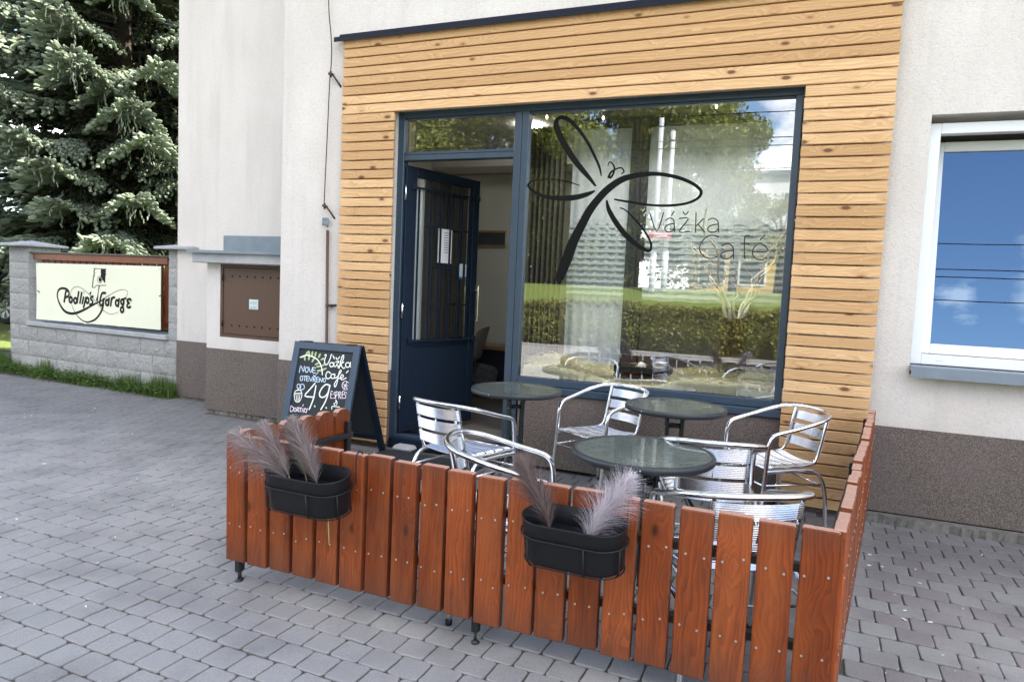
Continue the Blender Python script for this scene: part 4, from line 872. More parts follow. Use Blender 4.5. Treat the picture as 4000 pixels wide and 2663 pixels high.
# sign board (thing of its own)
sx0, sz0 = -2.632, .662
sb = empty('sign_board', tuple(FM @ Vector((-1.45, .03, .67))), 0, 'cream garage sign with black script and a piston, fixed on the block fence', 'sign'); L0 = sb.location
def bow(x, z): return .028-.028*math.sin(math.pi*min(1, max(0, x/2.36)))*(.5+.5*math.sin(math.pi*z/.71))-.012*math.exp(-x*3)*math.sin(z*4)
b = MB(); nx, nz = 40, 12; vs_ = []; fs = []
def spt(x, z, dy=0): return FM @ Vector((sx0+x+.0*z, .022-bow(x, z)*.6+dy, sz0+.018*(x/2.36)+z))
for j in range(nz+1):
    for i in range(nx+1): vs_.append(spt(2.36*i/nx, .71*j/nz))
for j in range(nz):
    for i in range(nx): a = j*(nx+1)+i; fs.append((a, a+1, a+nx+2, a+nx+1))
b.idx(vs_, fs)
nv = [spt(2.36*i/nx, .71*j/nz, .006) for j in range(nz+1) for i in range(nx+1)]
b.idx(nv, [f[::-1] for f in fs])
for (pa, pb) in ([((2.36*i/nx, 0), (2.36*(i+1)/nx, 0)) for i in range(nx)]+[((2.36*i/nx, .71), (2.36*(i+1)/nx, .71)) for i in range(nx)]+[((0, .71*j/nz), (0, .71*(j+1)/nz)) for j in range(nz)]+[((2.36, .71*j/nz), (2.36, .71*(j+1)/nz)) for j in range(nz)]):
    b.face([spt(*pa), spt(*pb), spt(*pb, .006), spt(*pa, .006)])
sbp = sub(b, 'panel', M['sign'], sb, L0)
b = MB()
for i, s_ in enumerate(ST['sign']):
    P = [(x/1000, z/1000, h/1000*(1.75 if i >= 9 else 1.2)) for x, z, h in s_]; P = smooth3(P, 4) if len(s_) > 5 else P
    L = []; Q = []
    for k in range(len(P)):
        a = P[max(0, k-1)]; c_ = P[min(len(P)-1, k+1)]; dx, dz = c_[0]-a[0], c_[1]-a[1]; d = math.hypot(dx, dz) or 1
        L.append((P[k][0]-dz/d*P[k][2], P[k][1]+dx/d*P[k][2])); Q.append((P[k][0]+dz/d*P[k][2], P[k][1]-dx/d*P[k][2]))
    dd = -.0012-i*.00008
    N = len(P); b.idx([spt(*p, dd) for p in L]+[spt(*p, dd) for p in Q], [(k, k+1, k+1+N, k+N) for k in range(N-1)], smooth=False)
child(b.build('script_lettering', M['ink']), sbp)
b = MB()
for pl in ST['signpoly']: b.face([spt(x/1000, z/1000, -.0012) for x, z in pl])
child(b.build('piston_emblem', M['ink']), sbp)
b = MB()
for x, z in ((.03, .69), (2.33, .68), (1.2, .69)): b.prism([(.006*math.cos(a), .006*math.sin(a)) for a in [math.pi*i/4 for i in range(8)]], frame(spt(x, z, -.001), t4, (0, 0, 1)), 0, .003)
child(b.build('fixing_screws', M['screw']), sbp)

# ------------------------------------------------------------------ weeds at the foot of the block fence
def blade(b, x, y, z, h, w, lean, az, r=None, seg=3):
    dx, dy = math.cos(az), math.sin(az); px, py = -dy, dx; P = []
    for k in range(seg+1):
        t = k/seg; P.append((x+dx*lean*t*t, y+dy*lean*t*t, z+h*(t-.18*t*t*lean/max(h, .01)), w*(1-t)**.7))
    vs_ = []
    for (a, c_, d, ww) in P: vs_ += [(a-px*ww, c_-py*ww, d), (a+px*ww, c_+py*ww, d)]
    b.idx(vs_, [(2*k, 2*k+1, 2*k+3, 2*k+2) for k in range(seg)], r=rng.random() if r is None else r, smooth=False)
b = MB()
for i in range(8200):
    u = -3.35+3.45*rng.random(); v = -.02-abs(rng.gauss(0, .085)); dens = .42+.75*noise.noise(Vector((u*3.2, 0, 5)))+(.35 if u > -.7 or u < -2.9 else 0)
    if rng.random() > dens: continue
    p = FM @ Vector((u, v, 0)); h = rng.uniform(.05, .24)*(1.25-abs(v)*3)*(.6+.7*dens)
    blade(b, p.x, p.y, GZ-.03, max(.025, h), rng.uniform(.0015, .005), rng.uniform(.01, .09), rng.uniform(0, 6.28))
for i in range(1800):   # broad low leaves
    u = -3.3+3.35*rng.random(); v = -.03-abs(rng.gauss(0, .10)); p = FM @ Vector((u, v, 0)); az = rng.uniform(0, 6.28); z = GZ+rng.uniform(0, .11); l = rng.uniform(.02, .055)
    d = Vector((math.cos(az), math.sin(az), rng.uniform(-.2, .6))); s_ = Vector((-math.sin(az), math.cos(az), rng.uniform(-.3, .3)))
    q = Vector((p.x, p.y, z)); b.face([q, q+d*l*.5+s_*l*.35, q+d*l, q+d*l*.5-s_*l*.35], None, rng.random())
for i in range(2600):   # along the left edge, further strip
    u = -7.5+4.2*rng.random(); p = FM @ Vector((u, -.05-abs(rng.gauss(0, .12)), 0)); blade(b, p.x, p.y, GZ-.03, rng.uniform(.06, .26), .004, rng.uniform(.01, .12), rng.uniform(0, 6.28))
tag(b.build('weeds', M['weed']), 'low green weeds and grass tufts growing along the foot of the block fence', 'weeds', kind='stuff')
b = MB()   # small stuff at the house foot
for i in range(500):
    u = rng.choice([rng.uniform(-2.66, -1.85), rng.uniform(-1.0, -.7), rng.uniform(1.7, 3.2)]); y = (.73 if u < -1.83 else (.33 if u < -.66 else .03))-abs(rng.gauss(0, .02))
    blade(b, u, y, GZ-.01, rng.uniform(.01, .04), .002, rng.uniform(.005, .03), rng.uniform(0, 6.28))
tag(b.build('wall_foot_weeds', M['weed']), 'tiny weeds sprouting in the joint between house wall and paving', 'weeds', kind='stuff')
dl = empty('dandelion_plant', tuple(FM @ Vector((-.35, -.12, GZ))), 0, 'leafy dandelion clump at the right end of the weeds by the house corner', 'plant')
b = MB(); L0 = dl.location
for k in range(16):
    az = k*2.4; l = rng.uniform(.12, .24); up = rng.uniform(.5, 1.2); P = []
    for j in range(8):
        t = j/7; rr_ = l*t*(.5+.5*t*.4); z = l*up*(t-.55*t*t); w_ = .021*math.sin(math.pi*min(1, t*.9+.08))*(1 if j % 2 else .62)
        P.append((L0.x+math.cos(az)*rr_, L0.y+math.sin(az)*rr_, L0.z+z, w_))
    px, py = -math.sin(az), math.cos(az); vs_ = []
    for (x, y, z, w_) in P: vs_ += [(x-px*w_, y-py*w_, z+.004), (x, y, z-.003), (x+px*w_, y+py*w_, z+.004)]
    b.idx(vs_, [(3*j, 3*j+1, 3*j+4, 3*j+3) for j in range(7)]+[(3*j+1, 3*j+2, 3*j+5, 3*j+4) for j in range(7)], r=rng.random())
sub(b, 'leaves', M['weed'], dl, L0)
b = MB()
for i in range(90):
    x = rng.choice([rng.uniform(-3, 1.2), rng.uniform(3.9, 5.5)]); y = rng.uniform(-4.2, .2) if x < 2 else rng.uniform(-2.2, -.1)
    s_ = rng.uniform(.0025, .007); az = rng.uniform(0, 3); Mx = Matrix.Translation((x, y, GZ+.002)) @ Matrix.Rotation(az, 4, 'Z')
    b.box(-s_*1.6, s_*1.6, -s_*.6, s_*.6, 0, s_*.5, Mx)
tag(b.build('paving_litter', M['porcelain']), 'tiny white crumbs and petals scattered over the paving', 'litter', kind='stuff')
b = MB()
for i in range(60):
    x = rng.uniform(-3, 5.8); y = rng.uniform(-4.4, -.6); rr_ = rng.uniform(.003, .009)*(2.2 if i < 3 else 1)
    b.face([(x+rr_*rng.uniform(.7, 1.2)*math.cos(a), y+rr_*rng.uniform(.6, 1)*math.sin(a), GZ+.0028) for a in [2*math.pi*k/9 for k in range(9)]])
tag(b.build('chewing_gum_spots', M['ink']), 'small black gum and tar spots trodden into the paving', 'stains', kind='stuff')

# ------------------------------------------------------------------ A-board
bx, by, ba, bw, bh, bff, bbk = .308, -.501, .039, .587, .886, .248, .397
ab = empty('chalkboard_sign', (bx, by, GZ), ba, 'folding blue-framed chalkboard with white and blue writing beside the cafe door', 'chalkboard')
slant = math.hypot(bh, bff-.03)
xa = Vector((1, 0, 0)); ya = Vector((0, (bff-.03), bh)).normalized()      # up the front face
FB = frame((0, -.03, bh), xa, ya)      # origin at the top edge, y up the slope
fw = .052
b = MB(); S_ = slant; T_ = .028
b.box(-bw/2, -bw/2+fw, -S_, 0, -T_, 0, FB, axis=1, bev=.003); b.box(bw/2-fw, bw/2, -S_, 0, -T_, 0, FB, axis=1, bev=.003)
b.box(-bw/2+fw, bw/2-fw, -.055, -.001, -T_, -.0005, FB, bev=.003); b.box(-bw/2+fw, bw/2-fw, -S_+.12, -S_+.17, -T_, -.0005, FB, bev=.003)
b.build('front_frame', M['chalkframe'], ab)
b = MB(); b.box(-bw/2+fw, bw/2-fw, -S_+.17, -.055, -.022, -.014, FB); cbp = b.build('chalk_panel', M['chalkboard'], ab)
def chalk(name, key, mat, h0):
    b = MB()
    for i, s_ in enumerate(ST[key]): b.ribbon([(x/1000, y/1000, h/1000) for x, y, h in s_], FB, -.0132+h0+i*.00003, 3)
    o = b.build(name, mat); o.parent = cbp; return o
chalk('chalk_lettering', 'chalk_white', M['chalk_w'], 0); chalk('chalk_small_words', 'chalk_blue', M['chalk_b'], 0); chalk('chalk_drawings', 'chalk_pink', M['chalk_p'], 0)
b = MB()
for i, pl in enumerate(ST['chalk_leaf']): b.face([FB @ Vector((x/1000, y/1000, -.0131+i*.00003)) for x, y in pl][::-1]); 
o = b.build('chalk_leaf_sprig', M['chalk_g']); o.parent = cbp; chalk('chalk_stem', 'chalk_stem', M['chalk_w'], .0006)
yb = Vector((0, -(bbk-.03), bh)).normalized(); BB = frame((0, .03, bh), (-1, 0, 0), yb); S2 = math.hypot(bh, bbk-.03)
b = MB()
b.box(-bw/2, -bw/2+fw, -S2, 0, -T_, 0, BB, bev=.003); b.box(bw/2-fw, bw/2, -S2, 0, -T_, 0, BB, bev=.003); b.box(-bw/2+fw, bw/2-fw, -.055, -.001, -T_, -.0005, BB, bev=.003); b.box(-bw/2+fw, bw/2-fw, -S2+.12, -S2+.17, -T_, -.0005, BB, bev=.003)
b.build('back_frame', M['frame_dark'], ab)
b = MB(); b.box(-bw/2+fw, bw/2-fw, -S2+.17, -.055, -.020, -.012, BB); b.build('back_panel', M['chalkboard'], ab)
b = MB()
for x in (-.2, .2): b.box(x-.03, x+.03, -.032, .032, bh-.002, bh+.004)
b.build('hinge', M['blackmetal'], ab)

# ------------------------------------------------------------------ picket fence panels
def picket_mb(w_, h_, t_, dog=0.0):
    b = MB(); 
    if dog:
        poly = [(0, 0), (w_, 0), (w_, h_-.035), (w_-.012, h_-.014), (w_*.72, h_-.002), (w_*.5, h_), (w_*.28, h_-.002), (.012, h_-.014), (0, h_-.035)]
    else:
        poly = [(0, 0), (w_, 0), (w_, h_-.004), (w_-.004, h_), (.004, h_), (0, h_-.004)]
    off = (rng.uniform(0, 60), rng.uniform(0, 60)); r = rng.random(); n_ = len(poly)
    c = .004
    inner = []
    cx = w_/2
    for (x, z) in poly: inner.append((x+(c if x < cx-.001 else (-c if x > cx+.001 else 0)), z+(c if z < h_/2 else -c)))
    F = [Vector((x, 0, z)) for x, z in inner]; F2 = [Vector((x, c, z)) for x, z in poly]; B_ = [Vector((x, t_, z)) for x, z in poly]
    U = lambda p, e=0: (p.z+off[0], p.x+off[1]+e)
    b.face(F, [U(p) for p in F], r); b.face(B_[::-1], [U(p, .3) for p in B_[::-1]], r)
    for i in range(n_):
        j = (i+1) % n_
        for (P, Q, e) in ((F, F2, 0), (F2, B_, .2)):
            top_ = P is F2 and poly[i][1] > h_-.02 and poly[j][1] > h_-.02 and abs(poly[i][1]-poly[j][1]) < .013
            b.cur = 1 if top_ else 0
            b.face([P[i], Q[i], Q[j], P[j]], [(q.z+off[0], q.x+q.y+off[1]+e) for q in (P[i], Q[i], Q[j], P[j])], r); b.cur = 0
    return b
def picket_panel(name, p0, p1, n_, z0, z1, label, dog=0, posts=(0.0, 1.0), flip=False, ztilt=0, screws=True):
    """p0,p1: ends of the front face on plan, pickets face to the right-hand side of p0->p1"""
    d = Vector((p1[0]-p0[0], p1[1]-p0[1], 0)); Ln = d.length; az = math.atan2(d.y, d.x)
    root = empty(name, (p0[0], p0[1], GZ), az, label, 'fence', 'wooden picket panels round the terrace')
    q = Ln/n_; w0 = q*.855; sc = MB()
    for i in range(n_):
        wv = w0+rng.uniform(-.004, .003); dz = rng.uniform(-.005, .005); zz = z0-GZ+dz+ztilt*i/n_; h_ = (z1-z0)+rng.uniform(-.003, .003); t_ = .038
        o = picket_mb(wv, h_, t_, dog).build('picket', [M['stain'], M['endgrain']], root)
        o.location = (i*q+rng.uniform(-.002, .002), rng.uniform(-.0015, .0015), zz); o.rotation_euler = (rng.uniform(-.006, .006), rng.uniform(-.006, .006), rng.uniform(-.01, .01))
        if flip: o.location.y = .028
        for sz in (.145, .40):
            for sx_ in (.22, .78):
                for yy in ((-.0012,) if not flip else (.0265,)):
                    x = i*q+wv*sx_+rng.uniform(-.006, .006); z = zz+h_-sz+rng.uniform(-.012, .012)
                    sc.prism([(.0042*math.cos(a), .0042*math.sin(a)) for a in [math.pi*k/4 for k in range(8)]], frame((x, -.0005, z), (1, 0, 0), (0, 0, 1)), 0, .0022)
    if screws: sc.build('screws', M['screw'], root)
    zr = (z1-GZ-.145, z1-GZ-.40)
    for z in zr:
        b = MB(); y0 = .0395
        Mz = Matrix.Rotation(-math.atan2(ztilt, Ln), 4, 'Y')
        b.box(.0, Ln-.005, y0, y0+.030, z-.014, z+.014, Mz, bev=.002); b.build('rail', M['blackmetal'], root)
    for f in posts:
        b = MB(); x = .034 if f == 0 else (Ln-.010 if f == 1.0 else f*Ln); y = .055
        b.box(x-.014, x+.014, y-.014, y+.014, .045, z1-GZ-.07+ztilt*f, bev=.002); b.tube([(x, y, .0), (x, y, .05)], .006, 8); b.lathe([(0, .0), (.017, .0), (.017, .005), (.006, .012)], 12, cx=x, cy=y)
        b.build('post', M['blackmetal'], root)
    return root
A0 = Vector((1.309, -2.527)); A1 = Vector((3.7765, -2.5605)); dd = (A1-A0)/20
Z0, Z1 = .0715, .636
picket_panel('picket_fence', A0, A0+dd*9.995, 10, Z0, Z1, 'left half of the front picket fence, hung with the planter of four plumes', posts=(0, 1.0))
picket_panel('picket_fence', A0+dd*10.005, A1, 10, Z0, Z1, 'right half of the front picket fence, hung with the planter of two plumes', posts=(1.0,))
picket_panel('picket_fence', (3.782, -2.545), (4.085, -.04), 20, Z0, Z1, 'right-hand picket fence running from the front corner back to the white wall', posts=(0, .5, 1.0), ztilt=.045)
picket_panel('picket_fence', (1.342, -1.72), (1.296, -2.495), 6, Z0, Z1+.008, 'short side picket panel with rounded tops in front of the chalkboard', dog=1, posts=(0, 1.0), ztilt=0)

# ------------------------------------------------------------------ planters
def stadium(L, W, n_=14):
    out = []; r_ = W/2; a = L/2-r_
    for k in range(n_+1): t = -math.pi/2+math.pi*k/n_; out.append((a+r_*math.cos(t), r_*math.sin(t)))
    for k in range(n_+1): t = math.pi/2+math.pi*k/n_; out.append((-a+r_*math.cos(t), r_*math.sin(t)))
    return out
def make_planter(x, y, z, label, tilt, Lp=.375, Wp=.17, Hp=.150):
    root = empty('hanging_planter', (x, y, z), R(-.8), label, 'planter', 'black planters hooked over the fence')
    T = Matrix.Rotation(tilt, 4, 'X')
    b = MB(); ins = [(.0, .93, .93), (.006, .955, .955), (Hp-.006, 1, 1), (Hp, 1.012, 1.02)]
    rings = []
    for (h_, sx_, sy_) in ins: rings.append([T @ Vector((px*sx_, py*sy_, h_-Hp)) for px, py in stadium(Lp, Wp)])
    rings.append([T @ Vector((px*.985, py*.965, 0)) for px, py in stadium(Lp, Wp)]); rings.append([T @ Vector((px*.96, py*.93, -.07)) for px, py in stadium(Lp, Wp)])
    n_ = len(rings[0]); vs_ = [v for r_ in rings for v in r_]; fs = []
    for i in range(len(rings)-1):
        for k in range(n_): l = (k+1) % n_; fs.append((i*n_+k, i*n_+l, (i+1)*n_+l, (i+1)*n_+k))
    fs.append(tuple(range(n_))[::-1]); b.idx(vs_, fs, smooth=True)
    b.face(rings[-1]); b.build('pot', M['black'], root)
    b = MB(); z_ = -.055
    ring = [T @ Vector((px*1.02, py*1.035, z_)) for px, py in stadium(Lp, Wp)]; b.tube(ring, .0035, 6, closed=True)
    bot = [T @ Vector((px*.96, py*.95, -Hp-.004)) for px, py in stadium(Lp, Wp)]; b.tube(bot, .003, 6, closed=True)
    for (px, py) in ((-Lp*.36, -Wp*.5), (.06, -Wp*.5), (Lp*.46, -Wp*.28), (-Lp*.2, Wp*.5), (Lp*.2, Wp*.5)):
        b.tube([T @ Vector((px*1.03, py*1.07, z_)), T @ Vector((px*1.02, py*1.06, -Hp*.9)), T @ Vector((px*.96, py*.98, -Hp-.004))], .003, 6)
    for hx_ in (-Lp*.46, Lp*.44):
        yb_ = Wp/2+.008
        b.tube([T @ Vector((hx_, Wp*.3, z_)), (hx_, yb_, -.05), (hx_, yb_, .045), (hx_, yb_+.004, .068), (hx_, yb_+.02, .078), (hx_, yb_+.04, .070), (hx_, yb_+.046, .05), (hx_, yb_+.046, .0)], .003, 6)
    b.build('wire_basket', M['black'], root)
    return root
PL = [(1.842, -2.645, .572), (2.955, -2.665, .574)]
make_planter(*PL[0], 'black oval planter on the left half of the front fence', R(9)); make_planter(*PL[1], 'black oval planter on the right half of the front fence', R(9), .36)
# plumes
def plume(name, base, tip, bend, length, width, n_, mat, stem_mat, label, dens=1.0, hair=.06, seed=1, droop=.3):
    rg = random.Random(seed); base = Vector(base); tip = Vector(tip); root = empty(name, tuple(base), 0, label, 'dried plume', 'dried pampas plumes in the fence planters')
    def ax(t):
        p = base.lerp(tip, t); p = p+Vector(bend)*(math.sin(t*math.pi*.5)**2)*(t)*1.0; return p
    b = MB(); b.tube([ax(t/12)-base for t in range(13)], [.0022-.0013*t/12 for t in range(13)], 5); b.build('stem', stem_mat, root)
    b = MB()
    for i in range(n_):
        t = 1-length+length*rg.random()**.9; p = ax(t)-base; d = (ax(min(1, t+.02))-ax(t-.02)).normalized()
        s1 = d.orthogonal().normalized(); s2 = d.cross(s1); a = rg.uniform(0, 6.283); o_ = s1*math.cos(a)+s2*math.sin(a)
        env = math.sin(math.pi*min(1, (t-(1-length))/length*.85+.12))**.6
        l = hair*rg.uniform(.55, 1.25)*(.35+.65*env); sp_ = width*env*rg.uniform(.15, 1.35)
        q1 = p+d*l*.45+o_*sp_*.42; q2 = p+d*l*.85+o_*sp_*.85-Vector((0, 0, droop*l*.25)); q3 = p+d*l*1.1+o_*sp_*1.25-Vector((0, 0, droop*l*.9))
        wv = o_.cross(d).normalized(); ws = (.0005, .0007, .0005, .0001); P = (p, q1, q2, q3); vs_ = []
        for pt, w_ in zip(P, ws): vs_ += [pt-wv*w_, pt+wv*w_]
        b.idx(vs_, [(0, 1, 3, 2), (2, 3, 5, 4), (4, 5, 7, 6)], r=rg.random(), smooth=False)
    b.build('plume', mat, root); return root
sg_ = plain('dry_stem', (.30, .25, .17), .7)
p1x, p1y, p1z = PL[0]
plume('pampas_plume', (p1x-.06, p1y, p1z-.08), (p1x-.225, p1y-.03, p1z+.085), (-.10, 0, .015), .82, .075, 1900, M['plume_m'], sg_, 'mauve grey plume sweeping far left out of the left planter', hair=.10, seed=1, droop=.5)
plume('pampas_plume', (p1x-.05, p1y-.02, p1z-.08), (p1x-.16, p1y+.0, p1z+.145), (-.05, 0, 0), .78, .060, 1700, M['plume_m'], sg_, 'thin mauve plume second from the left in the left planter', hair=.09, seed=5, droop=.4)
plume('pampas_plume', (p1x+.0, p1y+.01, p1z-.08), (p1x-.075, p1y+.02, p1z+.165), (-.02, 0, 0), .78, .042, 1500, M['plume_g'], sg_, 'narrow grey-green plume in the middle of the left planter', hair=.075, seed=2, droop=.1)
plume('pampas_plume', (p1x+.06, p1y, p1z-.08), (p1x-.01, p1y-.01, p1z+.175), (-.045, 0, 0), .86, .070, 2000, M['plume_m'], sg_, 'full mauve plume rising from the right part of the left planter', hair=.095, seed=3, droop=.25)
p2x, p2y, p2z = PL[1]
plume('pampas_plume', (p2x-.075, p2y, p2z-.08), (p2x-.13, p2y+.0, p2z+.15), (-.05, 0, -.01), .90, .066, 1700, M['plume_b'], sg_, 'brown grey plume leaning left out of the right planter', hair=.11, seed=6, droop=.15)
plume('pampas_plume', (p2x+.055, p2y-.02, p2z-.07), (p2x+.125, p2y-.01, p2z+.15), (.045, 0, 0), 1.0, .070, 1700, M['plume_l'], sg_, 'pale lilac-white plume leaning right out of the right planter', hair=.085, seed=7, droop=.2)
b = MB(); b.tube([(0, 0, 0), (.004, -.004, -.07), (.012, -.006, -.145)], .0022, 6)
o = b.build('fallen_stalk', plain('yellow_stalk', (.45, .42, .14), .6)); o.location = (1.93, -2.62, .43); tag(o, 'thin yellow-green stalk poking out below the left planter', 'stalk')

# ------------------------------------------------------------------ tables
def make_table(x, y, label, rz):
    root = empty('bistro_table', (x, y, GZ), rz, label, 'table', 'round glass bistro tables on the terrace'); r_ = .300; zt = .70
    b = MB(); b.lathe([(r_-.012, zt-.034), (r_-.002, zt-.033), (r_+.004, zt-.026), (r_+.005, zt-.012), (r_+.001, zt-.002), (r_-.006, zt+.001), (r_-.014, zt-.001), (r_-.014, zt-.034)], 72); b.build('rim', M['rim'], root)
    b = MB(); b.lathe([(.0001, zt-.0035), (r_-.0135, zt-.0035)], 72); b.lathe([(r_-.0135, zt-.0095), (.0001, zt-.0095)], 72); b.build('glass_top', M['tglass'], root)
    for k in range(4):
        a = math.pi/4+k*math.pi/2; c, s_ = math.cos(a), math.sin(a)
        P = smooth3([(c*.235, s_*.235, .010), (c*.17, s_*.17, .09), (c*.085, s_*.085, .22), (c*.062, s_*.062, .33), (c*.062, s_*.062, .58), (c*.075, s_*.075, .635), (c*.14, s_*.14, .655), (c*.285, s_*.285, .672)], 5)
        b = MB(); b.tube(P, .0115, 10); b.tube([(c*.235, s_*.235, .0), (c*.235, s_*.235, .014)], .014, 10)
        b.build('leg', M['tleg'], root)
    for z in (.575, .36):
        b = MB(); b.tube([(.047*math.cos(t), .047*math.sin(t), z) for t in [2*math.pi*i/20 for i in range(20)]], .008, 8, closed=True)
        for k in range(4):
            a = math.pi/4+k*math.pi/2; b.tube([(.066*math.cos(a), .066*math.sin(a), z), (.079*math.cos(a), .079*math.sin(a), z)], .0065, 8)
        b.build('ring', M['tleg'], root)
    for k in range(4):
        pass
    b = MB()
    for k in range(4):
        a = math.pi/4+k*math.pi/2
        for z in (.575, .36): b.tube([(.079*math.cos(a), .079*math.sin(a), z), (.0825*math.cos(a), .0825*math.sin(a), z)], .0045, 8)
    for a in (-2.3, .4, 2.1): b.tube([((r_+.003)*math.cos(a), (r_+.003)*math.sin(a), zt-.016), ((r_+.0065)*math.cos(a), (r_+.0065)*math.sin(a), zt-.016)], .004, 8)
    b.build('bolts', M['screw'], root)
    return root
make_table(1.887, -.563, 'glass bistro table nearest the open cafe door', .5)
make_table(2.944, -.583, 'glass bistro table below the right part of the display window', .2)
make_table(3.021, -1.90, 'glass bistro table nearest the front fence, the largest in view', .9)

# ------------------------------------------------------------------ chairs
def ribbed_band(b, path, zdir, width, ribs=8, amp=.0028, th=.004):
    """path: centre line points; zdir: direction across the band"""
    zd = Vector(zdir).normalized(); N = len(path); path = [Vector(p) for p in path]; K = ribs*6+1; vs_ = []
    for i in range(N):
        t = (path[min(N-1, i+1)]-path[max(0, i-1)]).normalized(); nr = t.cross(zd).normalized()
        for k in range(K):
            u = k/(K-1); e = amp*math.cos(u*ribs*2*math.pi)
            vs_.append(path[i]+zd*(u-.5)*width+nr*(e+th/2))
        for k in range(K):
            u = k/(K-1); e = amp*math.cos(u*ribs*2*math.pi); vs_.append(path[i]+zd*(u-.5)*width+nr*(e-th/2))
    fs = []
    for i in range(N-1):
        o0, o1 = i*2*K, (i+1)*2*K
        for k in range(K-1):
            fs.append((o0+k, o0+k+1, o1+k+1, o1+k)); fs.append((o0+K+k+1, o0+K+k, o1+K+k, o1+K+k+1))
        fs.append((o0, o1, o1+K, o0+K)); fs.append((o0+K-1, o0+2*K-1, o1+2*K-1, o1+K-1))
    for o0 in (0, (N-1)*2*K): 
        for k in range(K-1): fs.append((o0+k, o0+k+1, o0+K+k+1, o0+K+k))
    b.idx(vs_, fs, smooth=True)
def make_chair():
    root = empty('aluminium_armchair', (0, 0, 0))
    half = [(.238, .238, .0), (.233, .205, .30), (.231, .192, .50), (.231, .182, .565), (.233, .160, .598), (.237, .120, .615), (.243, .02, .640), (.245, -.08, .668), (.228, -.165, .692), (.178, -.232, .708), (.09, -.268, .714), (0, -.276, .715)]
    P = half+[(-x, y, z) for x, y, z in half[-2::-1]]
    b = MB(); b.tube(smooth3(P, 4), .0125, 12); b.build('arm_loop', M['alu'], root)
    for s_ in (1, -1):
        b = MB(); b.tube(smooth3([(s_*.157, -.240, .712), (s_*.157, -.226, .66), (s_*.157, -.196, .52), (s_*.158, -.178, .455), (s_*.166, -.150, .425), (s_*.185, -.09, .415), (s_*.205, .02, .414), (s_*.222, .180, .416)], 4), .0085, 10)
        b.tube([(s_*.157, -.242, .718), (s_*.157, -.238, .700)], .0105, 8); b.build('back_upright', M['alu'], root)
        b = MB(); b.tube(smooth3([(s_*.231, .200, .392), (s_*.226, .10, .395), (s_*.220, -.04, .396), (s_*.217, -.12, .388), (s_*.218, -.165, .355), (s_*.224, -.20, .25), (s_*.230, -.216, .0)], 4), .0115, 12); b.build('rear_leg', M['alu'], root)
        b = MB(); b.tube([(s_*.231, .202, .315), (s_*.222, -.178, .315)], .006, 8); b.build('side_stretcher', M['alu'], root)
    b = MB(); b.tube([(-.232, .207, .315), (.232, .207, .315)], .006, 8); b.tube([(-.22, -.19, .30), (.22, -.19, .30)], .006, 8); b.tube([(-.225, .196, .412), (.225, .196, .412)], .009, 8); b.build('cross_stretcher', M['alu'], root)
    for zc, yc in ((.658, -.232), (.580, -.215), (.502, -.198)):
        b = MB(); path = []
        for i in range(13):
            x = -.163+.326*i/12; path.append((x, yc-.028*math.cos(x/.163*math.pi/2), zc))
        ribbed_band(b, path, (0, -.21, 1), .060, 7); b.build('back_slat', M['slat'], root)
    b = MB(); b.tube([(0, -.247, .62), (0, -.238, .545)], .004, 6); b.build('slat_rivet', M['alu'], root)
    for i in range(5):
        yc = .165-.074*i; hw_ = .212-.006*i*1.4; path = []
        for k in range(13):
            x = -hw_+2*hw_*k/12; u = x/hw_; path.append((x, yc, .430-.016*math.cos(u*math.pi/2)-(.010 if abs(u) > .98 else 0)))
        b = MB(); ribbed_band(b, path, (0, 1, .0 if i else -.12), .061, 5, .0020); b.build('seat_slat', M['slat'], root)
    for s_ in (1, -1):
        for (x, y) in ((.238, .238), (.230, -.216)):
            b = MB(); b.tube([(s_*x, y, .0), (s_*x, y, .022)], .0145, 10); b.build('foot_cap', M['black'], root)
    return root
proto = make_chair()
CH = [(1.824, -1.211, -14.3, 1, 'aluminium armchair with its back to us, pushed towards the table by the open door'),
      (2.50, -2.12, -70, 1, 'aluminium armchair at the front left, behind the left half of the front fence'),
      (2.417, -.297, 149.7, 1, 'aluminium armchair against the window wall, between the two rear tables'),
      (3.518, -.416, 124.6, 1, 'aluminium armchair in the far right corner in front of the wood cladding'),
      (3.243, -1.376, 10.5, 1, 'aluminium armchair right of the front table with its back to us'),
      (3.405, -2.185, 29, 1.0, 'aluminium armchair at the front right, close behind the fence corner')]
for i, (x, y, a, sc_, lb) in enumerate(CH):
    o = proto if i == 0 else copy_tree(proto)
    o.location = (x, y, GZ); o.rotation_euler = (0, 0, R(a)); o.scale = (sc_,)*3; tag(o, lb, 'chair', 'aluminium armchairs on the terrace')

# ------------------------------------------------------------------ doormat
b = MB(); b.box(-.45, .45, -.30, .30, 0, .014, bev=.004); o = b.build('doormat', M['mat']); o.location = (1.02, -.36, GZ); tag(o, 'dark doormat on the paving in front of the open door', 'doormat')
b = MB(); b.box(-.09, .09, -.06, .06, 0, .05, bev=.02); o = b.build('concrete_lump', M['concrete']); o.location = (.70, .0, GZ); tag(o, 'worn concrete step corner between chalkboard and door frame', 'step')

